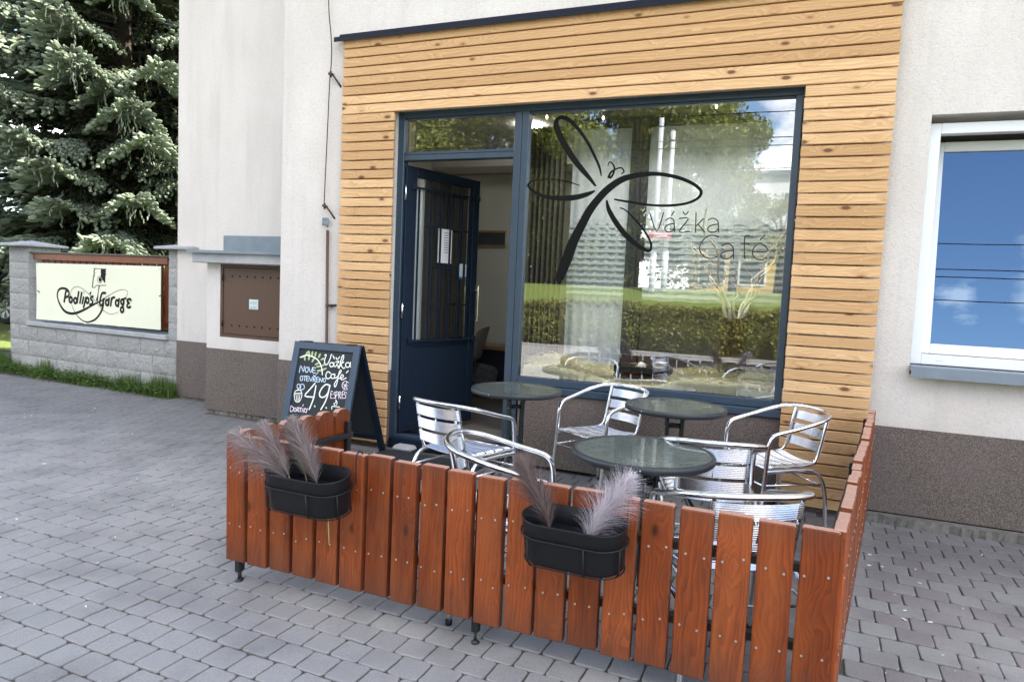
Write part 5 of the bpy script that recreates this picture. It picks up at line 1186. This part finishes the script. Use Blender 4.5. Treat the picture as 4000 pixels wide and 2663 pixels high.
# ------------------------------------------------------------------ things in and behind the display window
rg = random.Random(11); b = MB()
def sheight(x, y): return .075+.07*max(0, noise.noise(Vector((x*2.3, y*4, 1))))+.075*math.exp(-((x-1.82)/.20)**2)*(1 if y < .62 else .6)+.06*math.exp(-((x-3.3)/.3)**2)+.035*math.exp(-((x-2.95)/.2)**2)-.095*math.exp(-((x-2.53)/.24)**4)*math.exp(-((y-.36)/.22)**4)
for i in range(8500):
    x = rg.uniform(1.66, 3.50); y = (.146+.06*rg.random() if rg.random() < .3 else rg.uniform(.165, .74)); h_ = sheight(x, y); z = .655+h_*rg.random()**.6
    az = rg.uniform(0, 6.28); l = rg.uniform(.03, .085); cv = rg.uniform(-.03, .03); up = rg.uniform(-.02, .022); w_ = .0015
    P = [Vector((x, y, z)), Vector((x+math.cos(az)*l*.5-math.sin(az)*cv, y+math.sin(az)*l*.5+math.cos(az)*cv, z+up+.006)), Vector((x+math.cos(az)*l, y+math.sin(az)*l, max(.657, z+up*.3)))]
    if min(p.y for p in P) < .138 or max(p.x for p in P) > 3.52 or min(p.x for p in P) < 1.62: continue
    vs_ = []
    for p in P: vs_ += [p-Vector((0, 0, w_)), p+Vector((0, 0, w_))]
    b.idx(vs_, [(0, 1, 3, 2), (2, 3, 5, 4)], r=rg.random(), smooth=False)
tag(b.build('straw', M['straw']), 'loose pale straw heaped along the foot of the display window', 'straw', kind='stuff')
b = MB(); nx, ny = 60, 14; b.idx([(1.65+1.86*i/nx, .137+.61*(j/ny)**1.6+(.004 if j else 0), .6555+(sheight(1.65+1.86*i/nx, .14+.61*j/ny)*(.62 if j > 1 else .40) if j else 0)) for j in range(ny+1) for i in range(nx+1)], [(j*(nx+1)+i, j*(nx+1)+i+1, (j+1)*(nx+1)+i+1, (j+1)*(nx+1)+i) for j in range(ny) for i in range(nx)])
tag(b.build('straw_bed', M['straw']), 'dense bed of straw lying under the loose stalks in the display window', 'straw', kind='stuff')
cr_ = empty('display_crate', (2.53, .42, .66), .05, 'black slatted crate filled with straw in the display window', 'crate')
for nm, z0_ in (('lower_slat', 0.0), ('upper_slat', .068)):
    b = MB(); b.box(-.21, .21, -.10, -.088, z0_, z0_+.05, bev=.002); b.box(-.21, .21, .088, .10, z0_, z0_+.05, bev=.002); b.box(-.21, -.198, -.088, .088, z0_, z0_+.05, bev=.002); b.box(.198, .21, -.088, .088, z0_, z0_+.05, bev=.002); b.build(nm, M['crate'], cr_)
b = MB()
for x in (-.19, .19):
    for y in (-.08, .08): b.box(x-.01, x+.01, y-.008, y+.008, 0, .118)
b.build('corner_post', M['crate'], cr_)
b = MB(); b.box(-.197, .197, -.087, .087, .08, .088); b.build('base', M['straw'], cr_)
def cup(name, x, y, z, label, s_=1.0, tilt=0):
    root = empty(name, (x, y, z), 2.6, label, 'cup'); root.rotation_euler = (tilt, 0, 2.9)
    b = MB(); b.lathe([(0.0, .004*s_), (.022*s_, .0), (.026*s_, .004*s_), (.038*s_, .02*s_), (.045*s_, .052*s_), (.0465*s_, .056*s_), (.043*s_, .054*s_), (.034*s_, .02*s_), (0, .012*s_)], 28); b.build('bowl', M['porcelain'], root)
    b = MB(); b.tube([(.042*s_+.016*s_*math.sin(t), 0, .034*s_+.014*s_*math.cos(t)) for t in [math.pi*k/10 for k in range(11)]], .0038*s_, 8); b.build('handle', M['porcelain'], root)
cup('coffee_cup', 2.665, .40, .756, 'white coffee cup standing on the right end of the black crate', 1.1)
cup('espresso_cup', 2.50, .42, .758, 'small white cup lying in the straw in the black crate', .75, R(70))
# vase with bleached corkscrew branches
va = empty('branch_vase', (3.165, .47, .67), 0, 'burlap-wrapped vase with pale twisted branches in the display window', 'vase')
b = MB(); prof = [(.0, .0), (.075, .0), (.092, .05), (.100, .18), (.098, .34), (.088, .42), (.097, .47), (.105, .505), (.098, .51), (.08, .44), (0, .43)]
n_ = 40; vs_ = []; fs = []
for (r_, z) in prof:
    for k in range(n_): a = 2*math.pi*k/n_; e = r_*(1+.05*math.sin(a*7+z*9)+.03*math.sin(a*13-z*20)); vs_.append((e*math.cos(a), e*math.sin(a), z+.006*math.sin(a*5)*(z > .4)))
for i in range(len(prof)-1):
    for k in range(n_): l = (k+1) % n_; fs.append((i*n_+k, i*n_+l, (i+1)*n_+l, (i+1)*n_+k))
b.idx(vs_, fs); b.build('pot', M['burlap'], va)
rg = random.Random(5)
for k in range(9):
    az = (k/9)*6.28+rg.uniform(-.3, .3); spread = rg.uniform(.18, .42); H_ = rg.uniform(.45, .95); P = []; ph = rg.uniform(0, 6)
    for j in range(16):
        t = j/15; wob = .028*math.sin(t*15+ph)*(.3+t); wob2 = .024*math.cos(t*13+ph*1.7)*(.3+t)
        rr_ = .03+spread*t**1.15
        P.append((rr_*math.cos(az)+wob-.0, rr_*math.sin(az)*.45+wob2*.6, .44+H_*t+.015*math.sin(t*22+ph)))
    b = MB(); Q = smooth3(P, 3); b.tube(Q, [.0120*(1-.75*i/len(Q)) for i in range(len(Q))], 8)
    for m_ in (6, 9, 12):
        p0 = Vector(P[m_]); d = Vector((rg.uniform(-.12, .12), rg.uniform(-.05, .05), rg.uniform(.06, .2)))
        b.tube(smooth3([p0, p0+d*.35+Vector((.02, 0, 0)), p0+d*.7-Vector((.02, 0, 0)), p0+d], 3), [.004*(1-.07*i) for i in range(10)], 6)
    b.build('branch', M['branch'], va)
# string lights along the top of the display window
sl_ = empty('string_lights', (2.55, .30, 2.75), 0, 'black cable of small clear bulbs hung along the top of the display window', 'string lights'); L0 = sl_.location
pts = [(1.66, 2.70), (1.90, 2.665), (2.10, 2.66), (2.32, 2.70), (2.50, 2.76), (2.72, 2.72), (2.92, 2.705), (3.12, 2.71), (3.30, 2.755), (3.50, 2.82)]
P = smooth3([(x, .30, z) for x, z in pts], 5); b = MB(); b.tube(P, .0028, 6); sub(b, 'cable', M['ink'], sl_, L0)
for i in range(14):
    q = P[min(len(P)-1, int((i+.4)*(len(P)-1)/13.6))]; b = MB(); b.tube([(q[0], q[1], q[2]), (q[0], q[1], q[2]-.028)], .0085, 8); h_ = sub(b, 'lamp_holder', M['ink'], sl_, L0)
    b = MB(); b.lathe([(.003, q[2]-.028), (.007, q[2]-.036), (.0085, q[2]-.046), (.005, q[2]-.056), (0, q[2]-.058)], 10, cx=q[0], cy=q[1]); child(b.build('bulb', M['bulb'] if i % 3 == 0 else M['carglass2']), h_)
# inside the room
ic = empty('dining_chair', (.02, 2.35, .03), R(100), 'grey shell dining chair with wooden legs inside the open door', 'chair')
b = MB(); vs_ = []; fs = []; n_ = 14
for j in range(12):
    t = j/11
    for i in range(n_):
        u = -1+2*i/(n_-1)
        if t < .45: y = .20-.42*(t/.45); z = .44-.03*math.sin(math.pi*t/.45)+.10*abs(u)**2.4; x = u*.22
        else: s2 = (t-.45)/.55; y = -.22-.10*s2; z = .44+.02+.38*s2; x = u*(.22-.05*s2*s2); y += .10*abs(u)**2; z -= .05*abs(u)**3
        vs_.append((x, y, z))
for j in range(11):
    for i in range(n_-1): a = j*n_+i; fs.append((a, a+1, a+n_+1, a+n_))
b.idx(vs_, fs); b.build('shell', M['steelgrey'], ic)
for (x, y) in ((.2, .2), (-.2, .2), (.2, -.2), (-.2, -.2)):
    b = MB(); b.tube([(x*.6, y*.6, .43), (x, y, 0)], [.016, .010], 8); b.build('leg', M['lightwood'], ic)
pc = empty('wall_picture', (.06, 2.985, 1.91), 0, 'small dark landscape picture with wooden rails on the inside wall', 'picture')
b = MB(); b.box(-.19, .17, -.004, .0, -.085, .085); b.build('print', plain('dark_landscape_print', (.05, .07, .07), .5, var=.8, nscale=9), pc)
b = MB(); b.box(-.20, .18, -.012, .002, .075, .10); b.box(-.20, .18, -.012, .002, -.10, -.075); b.build('wood_rail', M['lightwood'], pc)
bn = empty('wall_bench', (.3, 2.8, .03), 0, 'dark low bench along the inside wall behind the grey chair', 'bench')
b = MB(); b.box(-.85, .9, -.25, .15, .56, .60); b.build('top', M['lightwood'], bn); b = MB(); b.box(-.85, .9, -.2, .15, 0, .558); b.build('base', M['darkpost'], bn)
b = MB(); nx = 8; b.box(-.16, .16, -.06, .06, -.14, .14, bev=.05); o = b.build('cushion', plain('patterned_cushion', (.12, .12, .13), .9, var=.7, nscale=26)); o.location = (.25, 2.48, .28); o.rotation_euler = (R(-12), R(8), 0); tag(o, 'dark patterned cushion leaning on the bench inside the door', 'cushion')
# ------------------------------------------------------------------ spruces
def spruce_mesh(seed, H=13.5, base=.9, Rm=3.3, density=1.45):
    rg = random.Random(seed); out = MB(); inn = MB(); wood_ = MB()
    def shoot(b, p, d, l, w_, r):
        d = d.normalized(); s1 = d.orthogonal().normalized(); s2 = d.cross(s1); a0 = rg.uniform(0, 1.5); vs_ = [p]
        for t, f in ((.25, .85), (.6, 1.0), (.9, .55)):
            for k in range(4):
                a = a0+k*math.pi/2; ff = f*rg.uniform(.7, 1.25); vs_.append(p+d*l*t+(s1*math.cos(a)+s2*math.sin(a))*w_*ff)
        vs_.append(p+d*l); fs = []
        for k in range(4): fs.append((0, 1+(k+1) % 4, 1+k))
        for q in (0, 4):
            for k in range(4): fs.append((1+q+k, 1+q+(k+1) % 4, 5+q+(k+1) % 4, 5+q+k))
        for k in range(4): fs.append((9+k, 9+(k+1) % 4, 13))
        b.idx(vs_, fs, r=r, smooth=False)
    z = base; 
    while z < H-.4:
        frac = (z-base)/(H-base); L = Rm*(1-frac)**.75+.25; nb = 7 if frac < .8 else 5
        a0 = rg.uniform(0, 6.28)
        for k in range(nb):
            az = a0+6.283*k/nb+rg.uniform(-.35, .35); l = L*rg.uniform(.72, 1.15); zz = z+rg.uniform(-.2, .2); h = Vector((math.cos(az), math.sin(az), 0)); sd_ = Vector((-h.y, h.x, 0))
            dr = rg.uniform(.16, .34)
            def ax(t): return Vector((0, 0, zz))+h*l*t+Vector((0, 0, l*(.10*t-dr*1.6*t*t+dr*.95*t**4)))
            wood_.tube([ax(t/6) for t in range(7)], [max(.006, .035*(1-t/6.5)) for t in range(7)], 5, cap=False)
            n_ = int(l/.105*density); 
            for i in range(n_):
                t = .18+.82*(i+rg.random())/n_; p = ax(t); d0 = (ax(min(1, t+.02))-ax(t-.02)).normalized()
                for s_ in (-1, 1):
                    ll = min(.75, .16+.62*l/3*math.sin(math.pi*min(1, .15+t*.80)))*rg.uniform(.6, 1.2)
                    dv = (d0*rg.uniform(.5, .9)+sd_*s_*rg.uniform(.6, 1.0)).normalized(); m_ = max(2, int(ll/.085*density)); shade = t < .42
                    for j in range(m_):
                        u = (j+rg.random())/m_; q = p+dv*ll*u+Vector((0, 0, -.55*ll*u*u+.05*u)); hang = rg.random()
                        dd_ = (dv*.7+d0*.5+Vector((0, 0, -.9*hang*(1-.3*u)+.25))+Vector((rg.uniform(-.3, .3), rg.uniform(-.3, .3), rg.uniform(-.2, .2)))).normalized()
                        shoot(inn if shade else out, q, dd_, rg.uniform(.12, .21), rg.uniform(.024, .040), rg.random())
                if rg.random() < .5:   # hanging twigs underneath
                    q = p+sd_*rg.uniform(-.3, .3)*(1-t*.3); ln = rg.uniform(.15, .5)
                    for j in range(int(ln/.07)): shoot(inn if t < .7 else out, q+Vector((rg.uniform(-.03, .03), rg.uniform(-.03, .03), -.07*j)), Vector((rg.uniform(-.4, .4), rg.uniform(-.4, .4), -1)), .10, .013, rg.random())
            for j in range(3): shoot(out, ax(1)-h*.03, h+Vector((rg.uniform(-.4, .4), rg.uniform(-.4, .4), rg.uniform(-.1, .5))), .14, .022, rg.random())
        z += (.40+.25*frac)/density**.3
    t_ = MB(); t_.tube([(0, 0, -.5), (0, 0, 1), (.03, .02, H*.5), (0, 0, H)], [.24, .20, .12, .02], 12)
    return t_, wood_, inn, out
def spruce(x, y, z, mesh, rz, sc_, label):
    root = empty('spruce_tree', (x, y, z), rz, label, 'tree', 'spruces beyond the block fence'); root.scale = (sc_,)*3
    return root
sp = spruce_mesh(4)
r0 = spruce(-8.9, 5.0, .15, None, .4, 1.0, 'nearest tall blue spruce with drooping silvery branches left of the house')
crown = None
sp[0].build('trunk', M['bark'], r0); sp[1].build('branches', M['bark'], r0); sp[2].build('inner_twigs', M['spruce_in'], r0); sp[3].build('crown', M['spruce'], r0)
for (x, y, rz, s_, lb) in ((-11.4, 8.0, 2.1, 1.0, 'second blue spruce just behind and left of the nearest one'), (-8.6, 9.6, 4.0, 1.15, 'third blue spruce close behind the corner of the house')):
    c_ = copy_tree(r0); c_.location = (x, y, .15); c_.rotation_euler = (0, 0, rz); c_.scale = (s_,)*3; tag(c_, lb)

def leafcloud(b, fn, n_, size, rg, up=.3):
    for i in range(n_):
        p, nrm = fn(rg); s_ = size*rg.uniform(.6, 1.3)
        d = Vector((rg.gauss(0, 1), rg.gauss(0, 1), rg.gauss(0, 1)))+nrm*1.0; d.normalize(); a = d.orthogonal().normalized(); a = Matrix.Rotation(rg.uniform(0, 6.28), 3, d) @ a; c_ = d.cross(a)
        b.face([p-a*s_*.5, p+c_*s_*.30, p+a*s_*.5, p-c_*s_*.30], None, rg.random())
def tree_parts(seed, H, Rc, zc, n_, size=.16):
    rg = random.Random(seed); crown_ = MB(); clumps = []
    for i in range(46):
        while True:
            v = Vector((rg.uniform(-1, 1), rg.uniform(-1, 1), rg.uniform(-1, 1)))
            if .25 < v.length < 1: break
        v = v*(1.0 if v.length > .6 else 1.3); clumps.append((Vector((v.x*Rc, v.y*Rc, zc+v.z*(H-zc)*.95)), rg.uniform(.45, 1.05)*Rc*.30))
    def fn(rg):
        c_, r_ = rg.choice(clumps); v = Vector((rg.gauss(0, 1), rg.gauss(0, 1), rg.gauss(0, 1))).normalized(); k = rg.random()**.35; return c_+Vector((v.x*1.25, v.y*1.25, v.z*.8))*r_*k, v
    leafcloud(crown_, fn, n_, size, rg)
    tr = MB(); tr.tube([(0, 0, -.5), (.05, 0, 1.5), (0, .05, zc)], [.22, .17, .10], 10); 
    br = MB()
    for c_, r_ in clumps[:26]: 
        z0_ = rg.uniform(1.6, zc); br.tube(smooth3([(0, 0, z0_), (c_.x*.4, c_.y*.4, z0_+(c_.z-z0_)*.55), tuple(c_)], 3), [.06, .05, .045, .04, .03, .02, .01], 5, cap=False)
    return tr, br, crown_
def broad_tree(x, y, z, pr_, rz, sc_, label, name='broadleaf_tree'):
    root = empty(name, (x, y, z), rz, label, 'tree', 'trees across the road'); root.scale = (sc_,)*3
    pr_[0].build('trunk', M['bark'], root); pr_[1].build('branches', M['bark'], root); pr_[2].build('crown', M['foliage'], root); return root
tp = tree_parts(21, 9.8, 4.0, 4.7, 60000, .15)
t0 = broad_tree(-4.6, -31, -.1, tp, 0, 1.46, 'full ash tree mirrored in the middle of the display window')
for (x, y, rz, s_, lb) in ((-13.6, -32, 1.3, 1.6, 'ash tree mirrored in the transom window and the left part of the display window'), (-23.3, -31, 2.6, 1.5, 'ash tree across the road furthest left'), (-9.5, -39, 4.1, 1.5, 'ash tree behind the other two, dark between their trunks'), (-18.5, -40, 5.0, 1.6, 'rearmost ash tree left of the lamp poles')):
    c_ = copy_tree(t0); c_.location = (x, y, hill(x, y)-.1); c_.rotation_euler = (0, 0, rz); c_.scale = (s_,)*3; tag(c_, lb)
t0.location.z = hill(-4.6, -31)-.1
# sparse small trees in front of the far building
tp2 = tree_parts(33, 4.6, 2.0, 2.9, 5200, .15); s0 = broad_tree(2.6, -29, hill(0, -29), tp2, 0, 1.0, 'thin young tree in front of the white building, right one', 'young_tree')
c_ = copy_tree(s0); c_.location = (.4, -31.5, hill(0, -31)); c_.rotation_euler = (0, 0, 2); c_.scale = (1.1,)*3; tag(c_, 'thin young tree in front of the white building, left one')
# far wood behind the trees
rg = random.Random(14); b = MB()
def wf_(rg):
    x = rg.uniform(-60, -8); h_ = 7+2.5*noise.noise(Vector((x*.18, 0, 4))); z = h_*rg.random(); y = -46+1.6*noise.noise(Vector((x*.5, z*.5, 1)))-rg.random()*1.5
    return Vector((x, y, z+1.2)), Vector((0, 1, .4))
leafcloud(b, wf_, 42000, .62, rg); tag(b.build('far_wood', M['foliage']), 'dense belt of far green trees behind the lawn across the road', 'wood', kind='stuff')
# hedge opposite the cafe
rg = random.Random(9); b = MB()
def hf(rg):
    x = rg.uniform(-3.3, 9.6); h_ = 1.04+.10*noise.noise(Vector((x*1.5, 0, 2))); f = rg.random(); nz_ = .10*noise.noise(Vector((x*3, rg.random()*2, 7)))
    end = max(0, 1-(x+3.3)/.8)*.25
    if f < .55: z = rg.uniform(0.02, h_-end); y = -11.02-.25*abs(z/h_-.45)+nz_+rg.uniform(-.10, .03); return Vector((x, y, z+GZ)), Vector((0, 1, .2))
    if f < .9: return Vector((x, rg.uniform(-12.4, -11.05), h_-end+GZ+rg.uniform(-.08, .05)+nz_)), Vector((0, 0, 1))
    return Vector((-3.3+rg.uniform(0, .5), rg.uniform(-12.4, -11.1), rg.uniform(.05, 1.0))), Vector((-1, 0, 0))
leafcloud(b, hf, 46000, .082, rg); hg = empty('hedge', (3, -11.7, GZ), 0, 'clipped green hedge across the pavement, mirrored along the display window', 'hedge'); L0 = hg.location
sub(b, 'leaves', M['hedge'], hg, L0)
b = MB(); b.box(-3.0, 9.5, -12.25, -11.22, GZ, .86); sub(b, 'shadow_core_box', plain('hedge_shadow_core', (.030, .036, .014), .95, var=.5, nscale=30), hg, L0)  # solid dark box, the hedge's inner shade put into its colour
b = MB()
for i in range(60):
    x = rg.uniform(-3.1, 9.5); y = rg.uniform(-11.5, -11.05); b.tube([(x, y, GZ), (x+rg.uniform(-.1, .1), y+rg.uniform(-.05, .05), .35)], .008, 5)
sub(b, 'stems', M['bark'], hg, L0)

# ------------------------------------------------------------------ across the road
for (x, y, top_, lb, sg2) in ((-2.33, -24.8, 8.7, 'pale steel lamp pole across the road, the taller one carrying the red sign', 1), (-1.87, -25.1, 8.2, 'pale steel pole across the road, the shorter one on the right', 0)):
    root = empty('steel_pole', (x, y, hill(x, y)), 0, lb, 'pole', 'steel poles across the road'); L0 = root.location
    b = MB(); zb_ = hill(x, y); b.tube([(x, y, zb_-.3), (x, y, zb_+1.6)], .135, 16); b.tube([(x, y, zb_+1.6), (x, y, top_)], .10, 16); sub(b, 'shaft', M['pole'], root, L0)
    b = MB(); b.tube([(x, y, zb_+1.55), (x, y, zb_+1.65)], .13, 16); b.tube([(x, y, top_-.4), (x, y, top_-.34)], .105, 16); sub(b, 'collar', M['zinc'], root, L0)
b = MB(); b.prism([(-.50, -.15), (.36, -.15), (.50, 0), (.36, .15), (-.50, .15)], frame((-2.1, -24.6, 3.79), (-1, 0, 0), (0, 0, 1)), 0, .02)
rs = b.build('direction_sign', M['red']); tag(rs, 'small red arrow sign with white print on the lamp pole across the road', 'sign')
b = MB()
for zz in (.05, -.03):
    x = -.34
    while x < .22: w_ = rng.uniform(.03, .07); b.face([(-2.1-x, -24.57, 3.76+zz), (-2.1-x-w_, -24.57, 3.76+zz), (-2.1-x-w_, -24.57, 3.76+zz+.055), (-2.1-x, -24.57, 3.76+zz+.055)]); x += w_+.02
o = b.build('sign_print', M['white']); o.parent = rs
for i, (z, yy) in enumerate(((5.55, -12), (5.0, -12.1), (4.80, -12), (4.3, -12.1))):
    b = MB(); b.tube([(x, yy, z+.00035*(x-6)**2) for x in range(-60, 61, 4)], .011, 6); o = b.build('overhead_wire', M['ink']); tag(o, 'thin black overhead wire along the road, %s of the four' % ('highest', 'second highest', 'third', 'lowest')[i], 'wire', 'overhead wires along the road')
# white building with yellow wing, shop windows
def far_building(name, x0, x1, y0, y1, z0, z1, mat, label, wins, colr=None):
    root = empty(name, ((x0+x1)/2, (y0+y1)/2, z0), 0, label, 'building'); L0 = root.location
    b = MB(); b.box(x0, x1, y0, y1, z0-3, z1); sub(b, 'wall', mat, root, L0)
    b = MB(); b.box(x0-.3, x1+.3, y0-.3, y1+.3, z1, z1+.35); sub(b, 'roof', M['zinc'], root, L0)
    for (xa, xb, za, zb) in wins:
        b = MB(); b.box(xa, xb, y1, y1+.06, za, zb); f = sub(b, 'window_frame', M['white'], root, L0); b = MB(); b.box(xa+.12, xb-.12, y1+.06, y1+.07, za+.12, zb-.12); child(b.build('window_pane', M['carglass']), f)
far_building('white_building', -4.6, 4.4, -66, -54, 1.2, 11.0, M['stuccoW'], 'long white flat-roofed building mirrored at the right of the display window', [(x, x+1.6, z, z+1.5) for x in (-3.6, -.9, 1.8) for z in (5.2, 8.2)])
far_building('yellow_building', -3.6, 4.6, -50, -44, 1.3, 5.2, M['stuccoY'], 'low yellow building in front of the white one across the road', [(-3.0, -1.2, 2.1, 3.9), (-.4, 1.4, 2.1, 3.9), (2.2, 4.0, 2.1, 3.9)])

# ------------------------------------------------------------------ parked cars
def car(name, x, y, z, rz, paint, label, sc_=1.0, estate=False):
    root = empty(name, (x, y, z), rz, label, 'car', 'cars parked beyond the block fence'); root.scale = (sc_,)*3
    # x forward, front axle at x=0
    W_ = .86
    low = [(.78, .34), (.80, .48), (.70, .66), (.45, .78), (-.30, .92), (-1.0, .96), (-2.6, .97), (-3.25, .93), (-3.42, .70), (-3.40, .34)]
    def arch(cx): return [(cx+.37*math.cos(a), .30+.37*math.sin(a)) for a in [math.pi*(1-k/10) for k in range(11)]]
    bottom = [(-3.40, .22)]+[(-2.62-.37, .22)]+arch(-2.62)+[(-2.62+.37, .22), (-.37, .22)]+arch(0)+[(.37, .22), (.76, .22)]
    poly = low[::-1]; poly = [(p[0], p[1]) for p in bottom]+[(p[0], p[1]) for p in low]
    b = MB(); n_ = len(poly)
    def sec(y_, ins):
        out = []
        for (px, pz) in poly:
            k = max(0, (pz-.55))*.22 if ins else 0; out.append(Vector((px, math.copysign(abs(y_)-k-(0.0 if ins else 0), y_), pz)))
        return out
    S = [sec(-W_, 1), sec(-W_*.93, 1), sec(W_*.93, 1), sec(W_, 1)]
    for v in S[0]: v.x *= .985
    for v in S[3]: v.x *= .985
    b.face(S[0]); b.face(S[3][::-1])
    for a in range(3):
        for i in range(n_): j = (i+1) % n_; b.face([S[a][j], S[a][i], S[a+1][i], S[a+1][j]], None, .5, False)
    b.build('body', paint, root)
    gh = [(-.55, .95), (-1.25, 1.36), (-1.75, 1.45), (-2.5, 1.44), (-3.0, 1.33), (-3.33, .98)]
    b = MB(); wl = .74; wr = .58
    def g(px, pz, s_): t = (pz-.95)/.5; return Vector((px, s_*(wl+(wr-wl)*t), pz))
    for s_ in (-1, 1): b.face([g(px, pz, s_) for px, pz in (gh if s_ < 0 else gh[::-1])])
    for i in range(len(gh)-1): b.face([g(*gh[i], -1), g(*gh[i], 1), g(*gh[i+1], 1), g(*gh[i+1], -1)][::-1])
    b.build('cabin', paint, root)
    for s_ in (-1, 1):
        for win in ([(-.82, 1.0), (-1.32, 1.32), (-1.78, 1.38), (-1.78, 1.0)], [(-1.84, 1.0), (-1.84, 1.385), (-2.45, 1.37), (-2.9, 1.28), (-3.05, 1.02)]):
            b = MB(); pts_ = [g(px, pz, s_)+Vector((0, s_*.006, 0)) for px, pz in win]; b.face(pts_ if s_ > 0 else pts_[::-1]); b.build('side_window', M['carglass'], root)
    b = MB(); b.face([g(-.60, .975, -1)+Vector((.015, .05, .012)), g(-.60, .975, 1)+Vector((.015, -.05, .012)), g(-1.22, 1.335, 1)+Vector((.015, -.05, .014)), g(-1.22, 1.335, -1)+Vector((.015, .05, .014))]); b.build('windscreen', M['carglass'], root)
    for cx in (0, -2.62):
        for s_ in (-1, 1):
            Mx = Matrix.Translation((cx, s_*.76, .30)) @ Matrix.Rotation(math.pi/2*s_, 4, 'X').inverted()
            b = MB(); b.lathe([(.19, -.09), (.27, -.09), (.30, -.06), (.305, 0), (.30, .06), (.27, .09), (.19, .085)], 28, Mx); wh = b.build('wheel', M['tyre'], root)
            b = MB(); b.lathe([(.0, .055), (.19, .06), (.195, .09), (.20, .085)], 28, Mx)
            for k in range(7):
                a = 2*math.pi*k/7; b.prism([(.03*math.cos(a)-.03*math.sin(a), .03*math.sin(a)+.03*math.cos(a)), (.185*math.cos(a+.12), .185*math.sin(a+.12)), (.185*math.cos(a-.16), .185*math.sin(a-.16)), (.03*math.cos(a)+.02*math.sin(a), .03*math.sin(a)-.02*math.cos(a))], Mx, .06, .085)
            b.build('wheel_trim', M['alloy'], root).parent = wh
    for s_ in (-1, 1):
        b = MB(); b.box(.60, .775, s_*.66-.13, s_*.66+.13, .58, .68, bev=.03); b.build('headlight', M['carglass'], root)
        b = MB(); b.box(-.85, -.70, s_*.92-.06, s_*.92+.06, .98, 1.07, bev=.03); b.build('wing_mirror', paint, root)
    b = MB(); b.box(-3.42, .80, -.80, .80, .19, .26, bev=.02); b.build('sill', M['tyre'], root)
    return root
car('parked_car', -10.35, 4.55, .20, 0, M['carblue'], 'dark blue parked car at the left edge behind the fence pillar', 1.06)
car('parked_car', -11.2, 7.6, .20, R(8), M['carsilver'], 'silver parked car behind the dark blue one at the left edge', 1.12)
b = MB(); b.box(-6.6, -3.21, .02, .20, -.3, .195, FM, bev=.01); o = b.build('low_wall', M['mortar']); tag(o, 'low dark kerb wall holding the lawn left of the tall pillar', 'wall')
for o in bpy.data.objects:
    if o.type == 'MESH' and o.name.split('.')[0] in ('ground', 'road', 'pavement_bed', 'side_yard', 'lawn_verge', 'far_pavement', 'shrub_bed', 'kerb', 'pavement', 'pavement_beside_window', 'lawn'): o['kind'] = 'structure'
